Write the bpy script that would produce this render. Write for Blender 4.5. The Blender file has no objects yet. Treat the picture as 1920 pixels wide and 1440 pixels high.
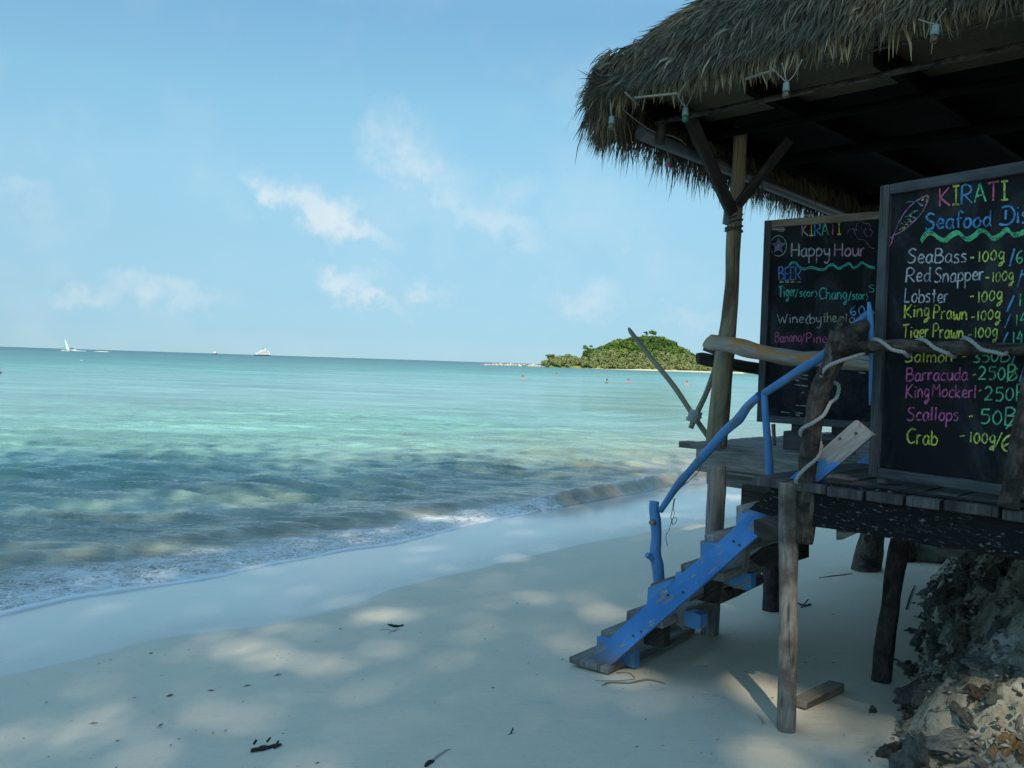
import bpy, bmesh, math, random
import numpy as np
from mathutils import Vector, Matrix, noise
random.seed(7); rng = np.random.default_rng(11)
scene = bpy.context.scene
C = scene.collection
R = math.radians
V = Vector

# ------------------------------------------------------------------ camera, sky, sun, exposure
CAM = V((0, 0, 2.0)); FPX = 1600.0
pitch, roll = R(1.405), R(1.86)
Fw = V((0, math.cos(pitch), -math.sin(pitch))); U0 = V((0, math.sin(pitch), math.cos(pitch))); X0 = V((1, 0, 0))
Rt = X0*math.cos(roll) + U0*math.sin(roll); Up = -X0*math.sin(roll) + U0*math.cos(roll)
cam = bpy.data.objects.new('camera', bpy.data.cameras.new('camera')); C.objects.link(cam)
cam.matrix_world = Matrix(((Rt.x, Up.x, -Fw.x, CAM.x), (Rt.y, Up.y, -Fw.y, CAM.y), (Rt.z, Up.z, -Fw.z, CAM.z), (0, 0, 0, 1)))
cam.data.sensor_width = 36; cam.data.lens = 36*FPX/1920; cam.data.clip_end = 30000; cam.data.clip_start = .05
scene.camera = cam
SUN_EL = 48.0
sunv = V((0.0, -math.cos(R(SUN_EL)), math.sin(R(SUN_EL))))
sun = bpy.data.objects.new('sun', bpy.data.lights.new('sun', 'SUN')); C.objects.link(sun)
sun.data.energy = 2.0; sun.data.angle = R(0.53); sun.data.color = (1.0, .90, .72)
sun.rotation_euler = (-sunv).to_track_quat('-Z', 'Y').to_euler()
scene.view_settings.view_transform = 'Standard'; scene.view_settings.look = 'None'
scene.view_settings.exposure = 1.35; scene.view_settings.gamma = 1.0; scene.view_settings.use_curve_mapping = False

def NT(tree):
    tree.nodes.clear(); return tree
class G_:
    """small node-graph helper"""
    def __init__(s, tree): s.t = tree; tree.nodes.clear()
    def n(s, typ, **kw):
        nd = s.t.nodes.new(typ)
        ins = kw.pop('ins', {})
        for k, v in kw.items(): setattr(nd, k, v)
        for k, v in ins.items():
            if isinstance(v, bpy.types.NodeSocket): s.t.links.new(v, nd.inputs[k])
            else: nd.inputs[k].default_value = v
        return nd
    def math(s, op, a, b=0.0, c=None, clamp=False):
        nd = s.n('ShaderNodeMath', operation=op, ins={0: a, 1: b}); nd.use_clamp = clamp
        if c is not None:
            if isinstance(c, bpy.types.NodeSocket): s.t.links.new(c, nd.inputs[2])
            else: nd.inputs[2].default_value = c
        return nd.outputs[0]
    def vmath(s, op, a, b=(0, 0, 0)):
        nd = s.n('ShaderNodeVectorMath', operation=op, ins={0: a, 1: b})
        return nd.outputs['Value'] if op in ('DOT_PRODUCT', 'LENGTH', 'DISTANCE') else nd.outputs[0]
    def mix(s, f, a, b, mode='MIX'):
        nd = s.n('ShaderNodeMix', data_type='RGBA', blend_type=mode)
        for k, v in ((0, f), (6, a), (7, b)):
            if isinstance(v, bpy.types.NodeSocket): s.t.links.new(v, nd.inputs[k])
            else: nd.inputs[k].default_value = (tuple(v)+(1,) if k and len(v) == 3 else v)
        return nd.outputs[2]
    def ramp(s, f, pts, interp='LINEAR'):
        nd = s.n('ShaderNodeValToRGB', ins={0: f}); r = nd.color_ramp; r.interpolation = interp
        while len(r.elements) < len(pts): r.elements.new(.5)
        for e, (p, c) in zip(r.elements, pts):
            e.position = p; e.color = (c, c, c, 1) if isinstance(c, (int, float)) else tuple(c)+(1,)
        return nd.outputs[0]
    def noise(s, vec, scale, detail=3, rough=.5, dist=0.0):
        nd = s.n('ShaderNodeTexNoise', ins={'Scale': scale, 'Detail': detail, 'Roughness': rough, 'Distortion': dist})
        if vec is not None: s.t.links.new(vec, nd.inputs['Vector'])
        return nd.outputs[0]
    def maprange(s, v, a, b, c=0.0, d=1.0, kind='SMOOTHSTEP'):
        nd = s.n('ShaderNodeMapRange', interpolation_type=kind, ins={0: v, 1: a, 2: b, 3: c, 4: d}); return nd.outputs[0]
    def scale(s, vec, sc):
        return s.n('ShaderNodeMapping', ins={'Vector': vec, 'Scale': sc}).outputs[0]

def pixdir(u, v):
    return (Fw + Rt*((u-960)/FPX) + Up*((720-v)/FPX))

world = bpy.data.worlds.new('World'); scene.world = world; world.use_nodes = True
g = G_(world.node_tree)
sky = g.n('ShaderNodeTexSky', sky_type='NISHITA', sun_disc=False, sun_elevation=R(SUN_EL), sun_rotation=R(180), air_density=1.0, dust_density=0.0, ozone_density=2.0)
gen = g.n('ShaderNodeTexCoord').outputs['Generated']
el = g.n('ShaderNodeSeparateXYZ', ins={0: gen}).outputs[2]
tint = g.ramp(el, [(0.0, (0.093, 0.165, 0.289)), (0.029, (0.111, 0.172, 0.262)), (0.066, (0.15, 0.201, 0.25)), (0.134, (0.234, 0.283, 0.28)), (0.194, (0.308, 0.37, 0.333)), (0.28, (0.357, 0.456, 0.394)), (0.37, (0.37, 0.486, 0.437)), (0.62, (0.74, 0.9, 0.76)), (1.0, (0.92, 1.0, 0.84))])
col = g.mix(1.0, sky.outputs[0], tint, 'MULTIPLY')
# soft fair-weather clouds: blobs on chosen bearings broken up by noise
wn = g.n('ShaderNodeTexNoise', ins={'Vector': gen, 'Scale': 26.0, 'Detail': 6.0, 'Roughness': .6})
wl = g.n('ShaderNodeTexNoise', ins={'Vector': gen, 'Scale': 9.0, 'Detail': 4.0, 'Roughness': .55})
wob = g.vmath('SCALE', g.vmath('SUBTRACT', wn.outputs[1], (.5, .5, .5)))
wob.node.inputs['Scale'].default_value = .085
gw = g.vmath('ADD', gen, wob)
CL = [(565,382,58,26,1.0,25),(622,402,62,32,1.1,22),(500,362,32,18,.7,25),(705,440,60,17,.5,28),(640,522,46,22,.75,20),(705,562,55,16,.8,22),(800,548,40,20,.7,15),
      (745,265,60,60,.55,45),(810,330,60,38,.6,25),(940,415,110,30,.62,25),(965,355,60,28,.38,0),(1100,565,60,30,.8,5),(320,540,90,26,.65,5),(170,560,50,20,.5,0),
      (30,360,60,30,.45,15),(1220,470,45,22,.35,10),(1300,600,60,20,.35,5),(700,510,40,18,.35,0)]
acc = None
for (u, v, ru, rv, amp, ang) in CL:
    d = pixdir(u, v).normalized(); rr = V((math.cos(R(ang)), 0, 0)); rx = (Rt*math.cos(R(ang)) - Up*math.sin(R(ang))); ry = (Rt*math.sin(R(ang)) + Up*math.cos(R(ang)))
    dx = g.math('MULTIPLY', g.math('SUBTRACT', g.vmath('DOT_PRODUCT', gw, tuple(rx)), rx.dot(d)), FPX/ru)
    dy = g.math('MULTIPLY', g.math('SUBTRACT', g.vmath('DOT_PRODUCT', gw, tuple(ry)), ry.dot(d)), FPX/rv)
    r2 = g.math('ADD', g.math('MULTIPLY', dx, dx), g.math('MULTIPLY', dy, dy))
    e = g.math('MULTIPLY', g.math('EXPONENT', g.math('MULTIPLY', r2, -1.0)), amp*.85)
    front = g.math('GREATER_THAN', g.vmath('DOT_PRODUCT', gen, (0, 1, 0)), 0.0)
    e = g.math('MULTIPLY', e, front)
    acc = e if acc is None else g.math('ADD', acc, e)
# thin veil and general small clouds elsewhere on the dome
veil = g.maprange(wl.outputs[0], .45, .8, 0.0, .16)
dens = g.math('MULTIPLY', acc, g.maprange(wn.outputs[0], .32, .62, .45, 1.1))
dens = g.math('MULTIPLY', g.maprange(dens, .05, 1.0, 0.0, .74, 'LINEAR'), g.maprange(wl.outputs[0], .3, .6, .72, 1.0))
dens = g.math('MAXIMUM', dens, veil)
CLOUDC = (2.15, 2.33, 2.4)
col = g.mix(dens, col, CLOUDC)
bg = g.n('ShaderNodeBackground', ins={'Color': col, 'Strength': 0.15})
g.t.links.new(bg.outputs[0], g.n('ShaderNodeOutputWorld').inputs[0])

# ------------------------------------------------------------------ pixel -> place helpers (used to lay the real scene out)
def P(u, v, Y):
    d = pixdir(u, v); return CAM + d*(Y/d.y)
def PZ(u, v, z):
    d = pixdir(u, v); return CAM + d*((z-CAM.z)/d.z)
def PLN(u, v, p0, n):
    d = pixdir(u, v); return CAM + d*((p0-CAM).dot(n)/d.dot(n))

# shoreline from the photograph, in axes along the shore (T) and landward (Q)
AT = V((.6, .8)); AQ = V((.8, -.6))
def tq(x, y): return x*AT.x+y*AT.y, x*AQ.x+y*AQ.y
def curve_from(px, z):
    pts = []
    for u, v in px:
        p = PZ(u, v, z); pts.append(tq(p.x, p.y))
    pts.sort(); return np.array(pts)
SH = curve_from([(-500,1262),(-200,1200),(0,1157),(150,1124),(270,1104),(400,1082),(520,1056),(640,1034),(740,1020),(860,990),(960,968),(1040,954),(1100,945),(1200,925),(1300,902),(1420,882)], 0.0)
def lin(t, A):
    t = np.asarray(t, float)
    r = np.interp(t, A[:, 0], A[:, 1])
    k1 = (A[-1, 1]-A[-4, 1])/(A[-1, 0]-A[-4, 0]); k0 = (A[3, 1]-A[0, 1])/(A[3, 0]-A[0, 0])
    r = np.where(t > A[-1, 0], A[-1, 1]+k1*(t-A[-1, 0])*.5, r); r = np.where(t < A[0, 0], A[0, 1]+k0*(t-A[0, 0])*.5, r)
    return r
def shore_s(x, y):
    t, q = x*AT.x+y*AT.y, x*AQ.x+y*AQ.y
    return q-lin(t, SH)
def sandz(x, y):
    s = shore_s(x, y)
    z = np.where(s < 0, s*.06, np.where(s < 5.0, s*.066, .33+.02*(s-5.0)))
    return z
def GR(u, v):
    z = .2
    for _ in range(30):
        p = PZ(u, v, z); z = .5*z+.5*float(sandz(p.x, p.y))
    p = PZ(u, v, z); return V((p.x, p.y, float(sandz(p.x, p.y))))
# numpy value noise
_perm = rng.random((256, 256))
def vn(x, y):
    x = np.asarray(x, float); y = np.asarray(y, float)
    xi = np.floor(x).astype(int); yi = np.floor(y).astype(int); fx = x-xi; fy = y-yi
    fx = fx*fx*(3-2*fx); fy = fy*fy*(3-2*fy)
    a = _perm[xi % 256, yi % 256]; b = _perm[(xi+1) % 256, yi % 256]; c = _perm[xi % 256, (yi+1) % 256]; d = _perm[(xi+1) % 256, (yi+1) % 256]
    return (a*(1-fx)+b*fx)*(1-fy)+(c*(1-fx)+d*fx)*fy
def fbm(x, y, o=4):
    r = 0; a = .5
    for i in range(o): r = r+a*vn(x*2**i+17*i, y*2**i+31*i); a *= .5
    return r

# ------------------------------------------------------------------ mesh + object helpers
def tag(o, label=None, cat=None, group=None, kind=None):
    if label: o['label'] = label
    if cat: o['category'] = cat
    if group: o['group'] = group
    if kind: o['kind'] = kind
    return o
def empty(name, loc, label, cat, group=None):
    o = bpy.data.objects.new(name, None); C.objects.link(o); o.location = loc; o.empty_display_size = .1
    return tag(o, label, cat, group)
def link_mesh(name, me, mat, parent=None):
    o = bpy.data.objects.new(name, me); C.objects.link(o)
    if mat is not None and not me.materials: me.materials.append(mat)
    if parent is not None:
        o.parent = parent; o.location = -wloc(parent)
    return o
def wloc(o):
    l = V((0, 0, 0))
    while o is not None: l = l+o.location; o = o.parent
    return l
class MB:
    def __init__(s): s.v = []; s.f = []; s.uv = []; s.sm = []
    def poly(s, pts, uvs=None, smooth=False):
        b = len(s.v); s.v += [tuple(p) for p in pts]; s.f.append(tuple(range(b, b+len(pts)))); s.uv.append(uvs or [(0, 0)]*len(pts)); s.sm.append(smooth)
    def box(s, c, ax, ay, az, dx, dy, dz, taper=0.0, jit=0.0):
        """ax is the long axis; UV v runs along it"""
        c = V(c); ax = V(ax).normalized(); ay = V(ay).normalized(); az = V(az).normalized()
        b = len(s.v); o = random.random()*20
        for i in (-1, 1):
            for j in (-1, 1):
                for k in (-1, 1):
                    p = c+ax*(i*dx/2)+ay*(j*dy/2*(1-taper*(i > 0)))+az*(k*dz/2)
                    if jit: p = p+V((random.uniform(-jit, jit), random.uniform(-jit, jit), random.uniform(-jit, jit)))
                    s.v.append(tuple(p))
        F = [((0,1,3,2), 'e'), ((4,6,7,5), 'e'), ((0,4,5,1), 'z'), ((2,3,7,6), 'z'), ((0,2,6,4), 'y'), ((1,5,7,3), 'y')]
        for f, k in F:
            s.f.append(tuple(b+i for i in f)); s.sm.append(False)
            uv = []
            for i in f:
                I, J, K = (i >> 2) & 1, (i >> 1) & 1, i & 1
                if k == 'e': uv.append((J*dy+o, K*dz+o))
                elif k == 'z': uv.append((K*dz+o+3, I*dx+o))
                else: uv.append((J*dy+o, I*dx+o))
            s.uv.append(uv)
        return s
    def prism(s, pts, off):
        """closed outline given one real thickness"""
        off = V(off); n = len(pts); pts = [V(p) for p in pts]; o = random.random()*20
        L = (pts[1]-pts[0]).normalized(); far = max(pts, key=lambda p: (p-pts[0]).length); L = (far-pts[0]).normalized(); W = off.normalized().cross(L)
        uvf = lambda p: ((p-pts[0]).dot(W)+o, (p-pts[0]).dot(L)+o)
        s.poly(pts, [uvf(p) for p in pts]); q = [p+off for p in pts]
        s.poly(list(reversed(q)), [uvf(p) for p in reversed(q)])
        for i in range(n):
            j = (i+1) % n; a, b2 = uvf(pts[i]), uvf(pts[j]); t = off.length
            s.poly([pts[j], pts[i], q[i], q[j]], [b2, a, (a[0]+t, a[1]), (b2[0]+t, b2[1])])
        return s
    def tube(s, pts, rad, seg=12, rough=.06, caps=True, nf=8.0, step=None, seedv=None, smooth=True):
        pts = [V(p) for p in pts]
        if isinstance(rad, (int, float)): rad = [rad]*len(pts)
        # catmull-rom resample
        if len(pts) > 2 or step:
            P_, R_ = [], []
            for i in range(len(pts)-1):
                p0 = pts[max(i-1, 0)]; p1 = pts[i]; p2 = pts[i+1]; p3 = pts[min(i+2, len(pts)-1)]
                n = max(1, int(math.ceil((p2-p1).length/(step or 9))))
                n = max(n, 3 if len(pts) > 2 else 1)
                for k in range(n):
                    t = k/n
                    P_.append(.5*((2*p1)+(-p0+p2)*t+(2*p0-5*p1+4*p2-p3)*t*t+(-p0+3*p1-3*p2+p3)*t**3)); R_.append(rad[i]*(1-t)+rad[i+1]*t)
            P_.append(pts[-1]); R_.append(rad[-1])
        else: P_, R_ = pts, rad
        sd = seedv if seedv is not None else random.random()*50
        T = (P_[1]-P_[0]).normalized(); Nn = T.orthogonal().normalized(); B = T.cross(Nn)
        b = len(s.v); Lc = 0; m = len(P_)
        Ls = []
        for i, p in enumerate(P_):
            T2 = (P_[min(i+1, m-1)]-P_[max(i-1, 0)]).normalized()
            Nn = (Nn-T2*Nn.dot(T2)).normalized(); B = T2.cross(Nn)
            if i: Lc += (p-P_[i-1]).length
            Ls.append(Lc)
            for k in range(seg):
                a = 2*math.pi*k/seg; d = Nn*math.cos(a)+B*math.sin(a)
                r = R_[i]*(1+rough*2*noise.noise(V((math.cos(a)*1.3+sd, math.sin(a)*1.3, Lc*nf))))
                s.v.append(tuple(p+d*r))
        for i in range(m-1):
            for k in range(seg):
                k2 = (k+1) % seg
                s.f.append((b+i*seg+k, b+i*seg+k2, b+(i+1)*seg+k2, b+(i+1)*seg+k)); s.sm.append(smooth)
                w = 2*math.pi*R_[i]/seg
                s.uv.append([(k*w+sd, Ls[i]+sd), ((k+1)*w+sd, Ls[i]+sd), ((k+1)*w+sd, Ls[i+1]+sd), (k*w+sd, Ls[i+1]+sd)])
        if caps:
            s.f.append(tuple(b+k for k in reversed(range(seg)))); s.sm.append(False); s.uv.append([(math.cos(6.28*k/seg)*.02+sd, math.sin(6.28*k/seg)*.02+sd) for k in range(seg)])
            s.f.append(tuple(b+(m-1)*seg+k for k in range(seg))); s.sm.append(False); s.uv.append([(math.cos(6.28*k/seg)*.02+sd, math.sin(6.28*k/seg)*.02+sd) for k in range(seg)])
        return s
    def ball(s, c, r, sx=1, sy=1, sz=1, sub=1, rough=0.0, rot=None, seedv=None, flat=True):
        bm = bmesh.new(); bmesh.ops.create_icosphere(bm, subdivisions=sub, radius=1.0)
        sd = seedv if seedv is not None else random.random()*99; b = len(s.v)
        for v in bm.verts:
            p = v.co.copy(); k = 1+rough*2*noise.noise(p*1.4+V((sd, 0, 0)))+rough*noise.noise(p*3.1+V((0, sd, 0)))
            p = V((p.x*sx, p.y*sy, p.z*sz))*r*k
            if rot: p = rot @ p
            s.v.append(tuple(V(c)+p))
        for f in bm.faces:
            s.f.append(tuple(b+v.index for v in f.verts)); s.sm.append(not flat); s.uv.append([(v.co.x*r+sd, v.co.z*r+v.co.y*r) for v in f.verts])
        bm.free(); return s
    def lathe(s, c, prof, axis=V((0, 0, 1)), seg=10):
        axis = V(axis).normalized(); N = axis.orthogonal().normalized(); B = axis.cross(N); b = len(s.v)
        for (r, h) in prof:
            for k in range(seg):
                a = 6.28318*k/seg; s.v.append(tuple(V(c)+axis*h+(N*math.cos(a)+B*math.sin(a))*r))
        for i in range(len(prof)-1):
            for k in range(seg):
                k2 = (k+1) % seg; s.f.append((b+i*seg+k, b+i*seg+k2, b+(i+1)*seg+k2, b+(i+1)*seg+k)); s.sm.append(True); s.uv.append([(0, 0)]*4)
        s.f.append(tuple(b+k for k in reversed(range(seg)))); s.sm.append(False); s.uv.append([(0, 0)]*seg)
        s.f.append(tuple(b+(len(prof)-1)*seg+k for k in range(seg))); s.sm.append(False); s.uv.append([(0, 0)]*seg)
        return s
    def build(s, name, mat, parent=None, bevel=0.0):
        me = bpy.data.meshes.new(name); me.from_pydata(s.v, [], s.f)
        me.polygons.foreach_set('use_smooth', s.sm)
        uvl = me.uv_layers.new(name='UVMap'); flat = [c for uv in s.uv for p in uv for c in p]; uvl.data.foreach_set('uv', flat)
        me.update()
        o = link_mesh(name, me, mat, parent)
        if bevel:
            m = o.modifiers.new('edge', 'BEVEL'); m.width = bevel; m.segments = 1; m.limit_method = 'ANGLE'; m.angle_limit = R(40)
        return o
def np_mesh(name, verts, faces, mat, parent=None, smooth=False, attrs=None):
    verts = np.asarray(verts, np.float32); faces = np.asarray(faces, np.int32); k = faces.shape[1]
    me = bpy.data.meshes.new(name); me.vertices.add(len(verts)); me.vertices.foreach_set('co', verts.ravel())
    me.loops.add(faces.size); me.loops.foreach_set('vertex_index', faces.ravel())
    me.polygons.add(len(faces)); me.polygons.foreach_set('loop_start', np.arange(0, faces.size, k, dtype=np.int32))
    me.polygons.foreach_set('loop_total', np.full(len(faces), k, np.int32))
    me.polygons.foreach_set('use_smooth', np.full(len(faces), smooth))
    me.update(calc_edges=True)
    for n, a in (attrs or {}).items():
        at = me.attributes.new(n, 'FLOAT', 'POINT'); at.data.foreach_set('value', np.asarray(a, np.float32))
    return link_mesh(name, me, mat, parent)
def grid_faces(nr, nc):
    i = np.arange(nr-1)[:, None]*nc+np.arange(nc-1)[None, :]
    return np.stack([i, i+1, i+nc+1, i+nc], -1).reshape(-1, 4)
def tp(L):
    """[(u,v,Y,rpx)] -> points, radii"""
    return [P(u, v, Y) for u, v, Y, r in L], [r*Y/FPX for u, v, Y, r in L]

# ------------------------------------------------------------------ materials
def mat(name):
    m = bpy.data.materials.new(name); m.use_nodes = True; return m, G_(m.node_tree)
def out(g, bsdf):
    g.t.links.new(bsdf.outputs[0] if not isinstance(bsdf, bpy.types.NodeSocket) else bsdf, g.n('ShaderNodeOutputMaterial').inputs[0])
def bump(g, h, st=.3, dist=.01):
    return g.n('ShaderNodeBump', ins={'Height': h, 'Strength': st, 'Distance': dist}).outputs[0]
def wood(name, c1, c2, c3, grain=(70, 5, 1), rough=.8, bst=.5, patch=None, patch_lo=.55, objvar=.25, dist=.004, spec=.3):
    m, g = mat(name)
    uv = g.n('ShaderNodeTexCoord').outputs['UV']; ob = g.n('ShaderNodeTexCoord').outputs['Object']
    gr = g.noise(g.scale(uv, grain), 1.0, 5, .6, .6); lo = g.noise(g.scale(uv, (grain[0]*.12, grain[1]*.5, 1)), 1.0, 4, .6)
    col = g.mix(g.maprange(gr, .3, .7), c1, c2); col = g.mix(g.maprange(lo, .42, .68), col, c3)
    crack = g.maprange(g.noise(g.scale(uv, (grain[0]*.7, grain[1]*.25, 1)), 1.0, 3, .5, .3), .30, .38, 1.0, 0.0)
    col = g.mix(g.math('MULTIPLY', crack, .8), col, tuple(x*.25 for x in c1))
    if patch:
        f = g.maprange(g.noise(g.scale(uv, (9, 2.2, 1)), 1.0, 4, .6), patch_lo, patch_lo+.12)
        col = g.mix(f, col, patch)
    info = g.n('ShaderNodeObjectInfo').outputs['Random']
    col = g.mix(1.0, col, g.ramp(info, [(0, 1-objvar), (1, 1.0)]), 'MULTIPLY')
    h = g.math('SUBTRACT', gr, g.math('MULTIPLY', crack, .8))
    out(g, g.n('ShaderNodeBsdfPrincipled', ins={'Base Color': col, 'Roughness': rough, 'Normal': bump(g, h, bst, dist), 'Specular IOR Level': spec}))
    return m
M = {}
M['grey_wood'] = wood('grey_wood', (.20,.19,.17), (.34,.33,.30), (.14,.13,.12))
M['dark_wood'] = wood('dark_wood', (.035,.030,.025), (.075,.065,.055), (.02,.018,.016), bst=.7)
M['bark'] = wood('bark', (.05,.036,.028), (.15,.12,.09), (.02,.016,.014), grain=(55, 20, 1), bst=1.0, patch=(.24,.21,.17), patch_lo=.60, dist=.014)
M['pale_bark'] = wood('pale_bark', (.20,.165,.135), (.36,.325,.28), (.085,.065,.05), grain=(40, 9, 1), bst=.9, patch=(.38,.36,.32), patch_lo=.60, dist=.008)
M['black_bark'] = wood('black_bark', (.04,.03,.026), (.10,.08,.07), (.018,.014,.014), grain=(45, 14, 1), bst=1.0, patch=(.14,.12,.11), patch_lo=.64, dist=.01)
M['pole_wood'] = wood('pole_wood', (.25,.195,.11), (.39,.32,.20), (.10,.075,.045), grain=(60, 3, 1), bst=.6, patch=(.25,.22,.18), patch_lo=.57)
M['log_orange'] = wood('log_orange', (.36,.33,.28), (.48,.45,.40), (.25,.22,.17), grain=(75, 4, 1), bst=.7, patch=(.50,.25,.08), patch_lo=.46)
M['bamboo'] = wood('bamboo', (.27,.25,.17), (.38,.36,.27), (.2,.19,.14), grain=(60, 2, 1), rough=.5, bst=.2)
M['plank_dark'] = wood('plank_dark', (.065,.06,.058), (.14,.135,.13), (.035,.032,.03), bst=.9)
M['shaded_roof_wood'] = wood('shaded_roof_wood', (.006,.005,.0045), (.014,.012,.01), (.005,.004,.004), bst=.5, spec=.03)  # darker copy of dark_wood, with the roof's interior shade put into its colour
M['tan_wood'] = wood('tan_wood', (.28,.22,.15), (.40,.33,.24), (.2,.15,.10))
M['frame_grey'] = wood('frame_grey', (.065,.072,.077), (.115,.125,.13), (.05,.055,.06), bst=.35, objvar=.1)
M['sun_plank'] = wood('sun_plank', (.22,.19,.14), (.33,.29,.22), (.12,.10,.08))

def paint(name, c, chip, lo=.62, fs=(22,6), spec=.35):
    m, g = mat(name)
    uv = g.n('ShaderNodeTexCoord').outputs['UV']
    n1 = g.noise(g.scale(uv, (fs[0], fs[1], 1)), 1.0, 6, .65); n2 = g.noise(g.scale(uv, (90, 9, 1)), 1.0, 4, .6); n3 = g.noise(g.scale(uv, (5, 2.5, 1)), 1.0, 3, .5)
    col = g.mix(g.maprange(n3, .3, .7), tuple(x*.85 for x in c), tuple(min(1, x*1.12) for x in c))
    f = g.maprange(g.math('ADD', g.math('ADD', n1, g.math('MULTIPLY', n2, .18)), g.math('MULTIPLY', g.math('SUBTRACT', g.noise(g.scale(uv, (6, 3.2, 1)), 1.0, 3, .6), .5), .30)), lo+.10, lo+.15)
    scuff = g.maprange(g.math('ADD', g.math('MULTIPLY', n2, .6), g.math('MULTIPLY', n1, .4)), .50, .68, 0.0, .55)
    col = g.mix(scuff, col, tuple(x*.55+.06 for x in c))
    col = g.mix(f, col, chip)
    out(g, g.n('ShaderNodeBsdfPrincipled', ins={'Base Color': col, 'Roughness': g.mix(f, (.5,.5,.5), (.85,.85,.85)), 'Normal': bump(g, g.math('SUBTRACT', n2, g.math('MULTIPLY', f, .7)), .35, .003), 'Specular IOR Level': spec}))
    return m
M['blue'] = paint('blue_paint', (.075,.25,.50), (.22,.21,.19), .545)
M['blue_rail'] = paint('blue_rail_paint', (.08,.235,.48), (.18,.17,.15), .57)
M['black_paint'] = paint('black_flaked_paint', (.009,.010,.011), (.17,.165,.155), .585, (80,34), .1)

def simple(name, c, rough=.7, nscale=30, var=.3, bst=.15, metal=0.0, spec=.4):
    m, g = mat(name); ob = g.n('ShaderNodeTexCoord').outputs['Object']
    n = g.noise(ob, nscale, 4, .6)
    col = g.mix(n, tuple(x*(1-var) for x in c), tuple(min(1, x*(1+var)) for x in c))
    out(g, g.n('ShaderNodeBsdfPrincipled', ins={'Base Color': col, 'Roughness': rough, 'Metallic': metal, 'Specular IOR Level': spec, 'Normal': bump(g, n, bst, .003)}))
    return m
m, g = mat('chalkboard'); ob = g.n('ShaderNodeTexCoord').outputs['Object']
a_ = g.noise(g.scale(ob, (2.5, 2.5, 1.2)), 1.6, 5, .65, 1.2); b_ = g.noise(ob, 45, 4, .7)
col = g.mix(g.maprange(g.math('ADD', a_, g.math('MULTIPLY', b_, .25)), .58, .85, 0.0, .5), (.010,.012,.014), (.07,.075,.08))
out(g, g.n('ShaderNodeBsdfPrincipled', ins={'Base Color': col, 'Roughness': .8, 'Specular IOR Level': .2, 'Normal': bump(g, b_, .1, .002)})); M['chalkboard'] = m
M['ceiling'] = simple('shaded_ceiling_sheet', (.010,.009,.008), .95, 60, .45, .4, spec=.05)  # near-black: gloom under the roof painted into the sheet colour
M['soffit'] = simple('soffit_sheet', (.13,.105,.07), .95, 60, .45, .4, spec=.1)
M['rope'] = simple('rope_fibre', (.34,.35,.33), .9, 90, .35, .5)
M['cord'] = simple('dark_cord', (.06,.065,.065), .8, 60, .3)
M['socket'] = simple('socket_plastic', (.20,.29,.27), .5, 20, .1)
M['wire'] = simple('pale_wire', (.30,.30,.27), .6, 20, .1)
M['pipe'] = simple('grey_pipe', (.10,.12,.13), .45, 12, .3)
M['iron'] = simple('rusty_iron', (.07,.04,.03), .7, 50, .4)
M['bowl'] = simple('grey_box', (.15,.18,.18), .6, 30, .2)
M['thatch_core'] = simple('thatch_core', (.045,.038,.028), 1.0, 25, .5, 1.0)
def bulbm(n, c): return simple(n, c, .2, 5, .05, 0, spec=.6)
M['b_olive'] = bulbm('bulb_olive', (.10,.10,.045)); M['b_green'] = bulbm('bulb_green', (.02,.16,.09)); M['b_pink'] = bulbm('bulb_pink', (.55,.08,.35))
M['b_red'] = bulbm('bulb_red', (.6,.03,.08)); M['b_yellow'] = bulbm('bulb_yellow', (.65,.6,.05)); M['b_brown'] = bulbm('bulb_brown', (.10,.045,.03))

def tone_mat(name, stops, rough=.85, trans=0.0, spec=.2):
    m, g = mat(name); at = g.n('ShaderNodeAttribute', attribute_name='tone').outputs['Fac']
    col = g.ramp(at, stops)
    b = g.n('ShaderNodeBsdfPrincipled', ins={'Base Color': col, 'Roughness': rough, 'Specular IOR Level': spec})
    if trans:
        t = g.n('ShaderNodeBsdfTranslucent', ins={'Color': col}); mx = g.n('ShaderNodeMixShader', ins={0: trans}); g.t.links.new(b.outputs[0], mx.inputs[1]); g.t.links.new(t.outputs[0], mx.inputs[2]); b = mx
    out(g, b); return m
M['straw'] = tone_mat('thatch_straw', [(0, (.06,.05,.035)), (.3, (.17,.145,.10)), (.65, (.32,.275,.18)), (1, (.50,.44,.27))], trans=.15)
M['straw_moss'] = tone_mat('thatch_mossy', [(0, (.065,.062,.045)), (.5, (.15,.148,.11)), (.85, (.235,.22,.155)), (1, (.38,.32,.20))])
M['leaf_hill'] = tone_mat('hill_foliage', [(0, (.04,.085,.02)), (.4, (.09,.16,.03)), (.75, (.18,.26,.045)), (1, (.25,.32,.08))], trans=.2)
M['leaf_low'] = tone_mat('shore_foliage', [(0, (.12,.16,.06)), (.5, (.22,.26,.10)), (1, (.32,.34,.16))], trans=.2)
M['leaf_near'] = tone_mat('beach_tree_leaf', [(0, (.06,.10,.035)), (1, (.12,.17,.06))], trans=.4)

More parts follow.
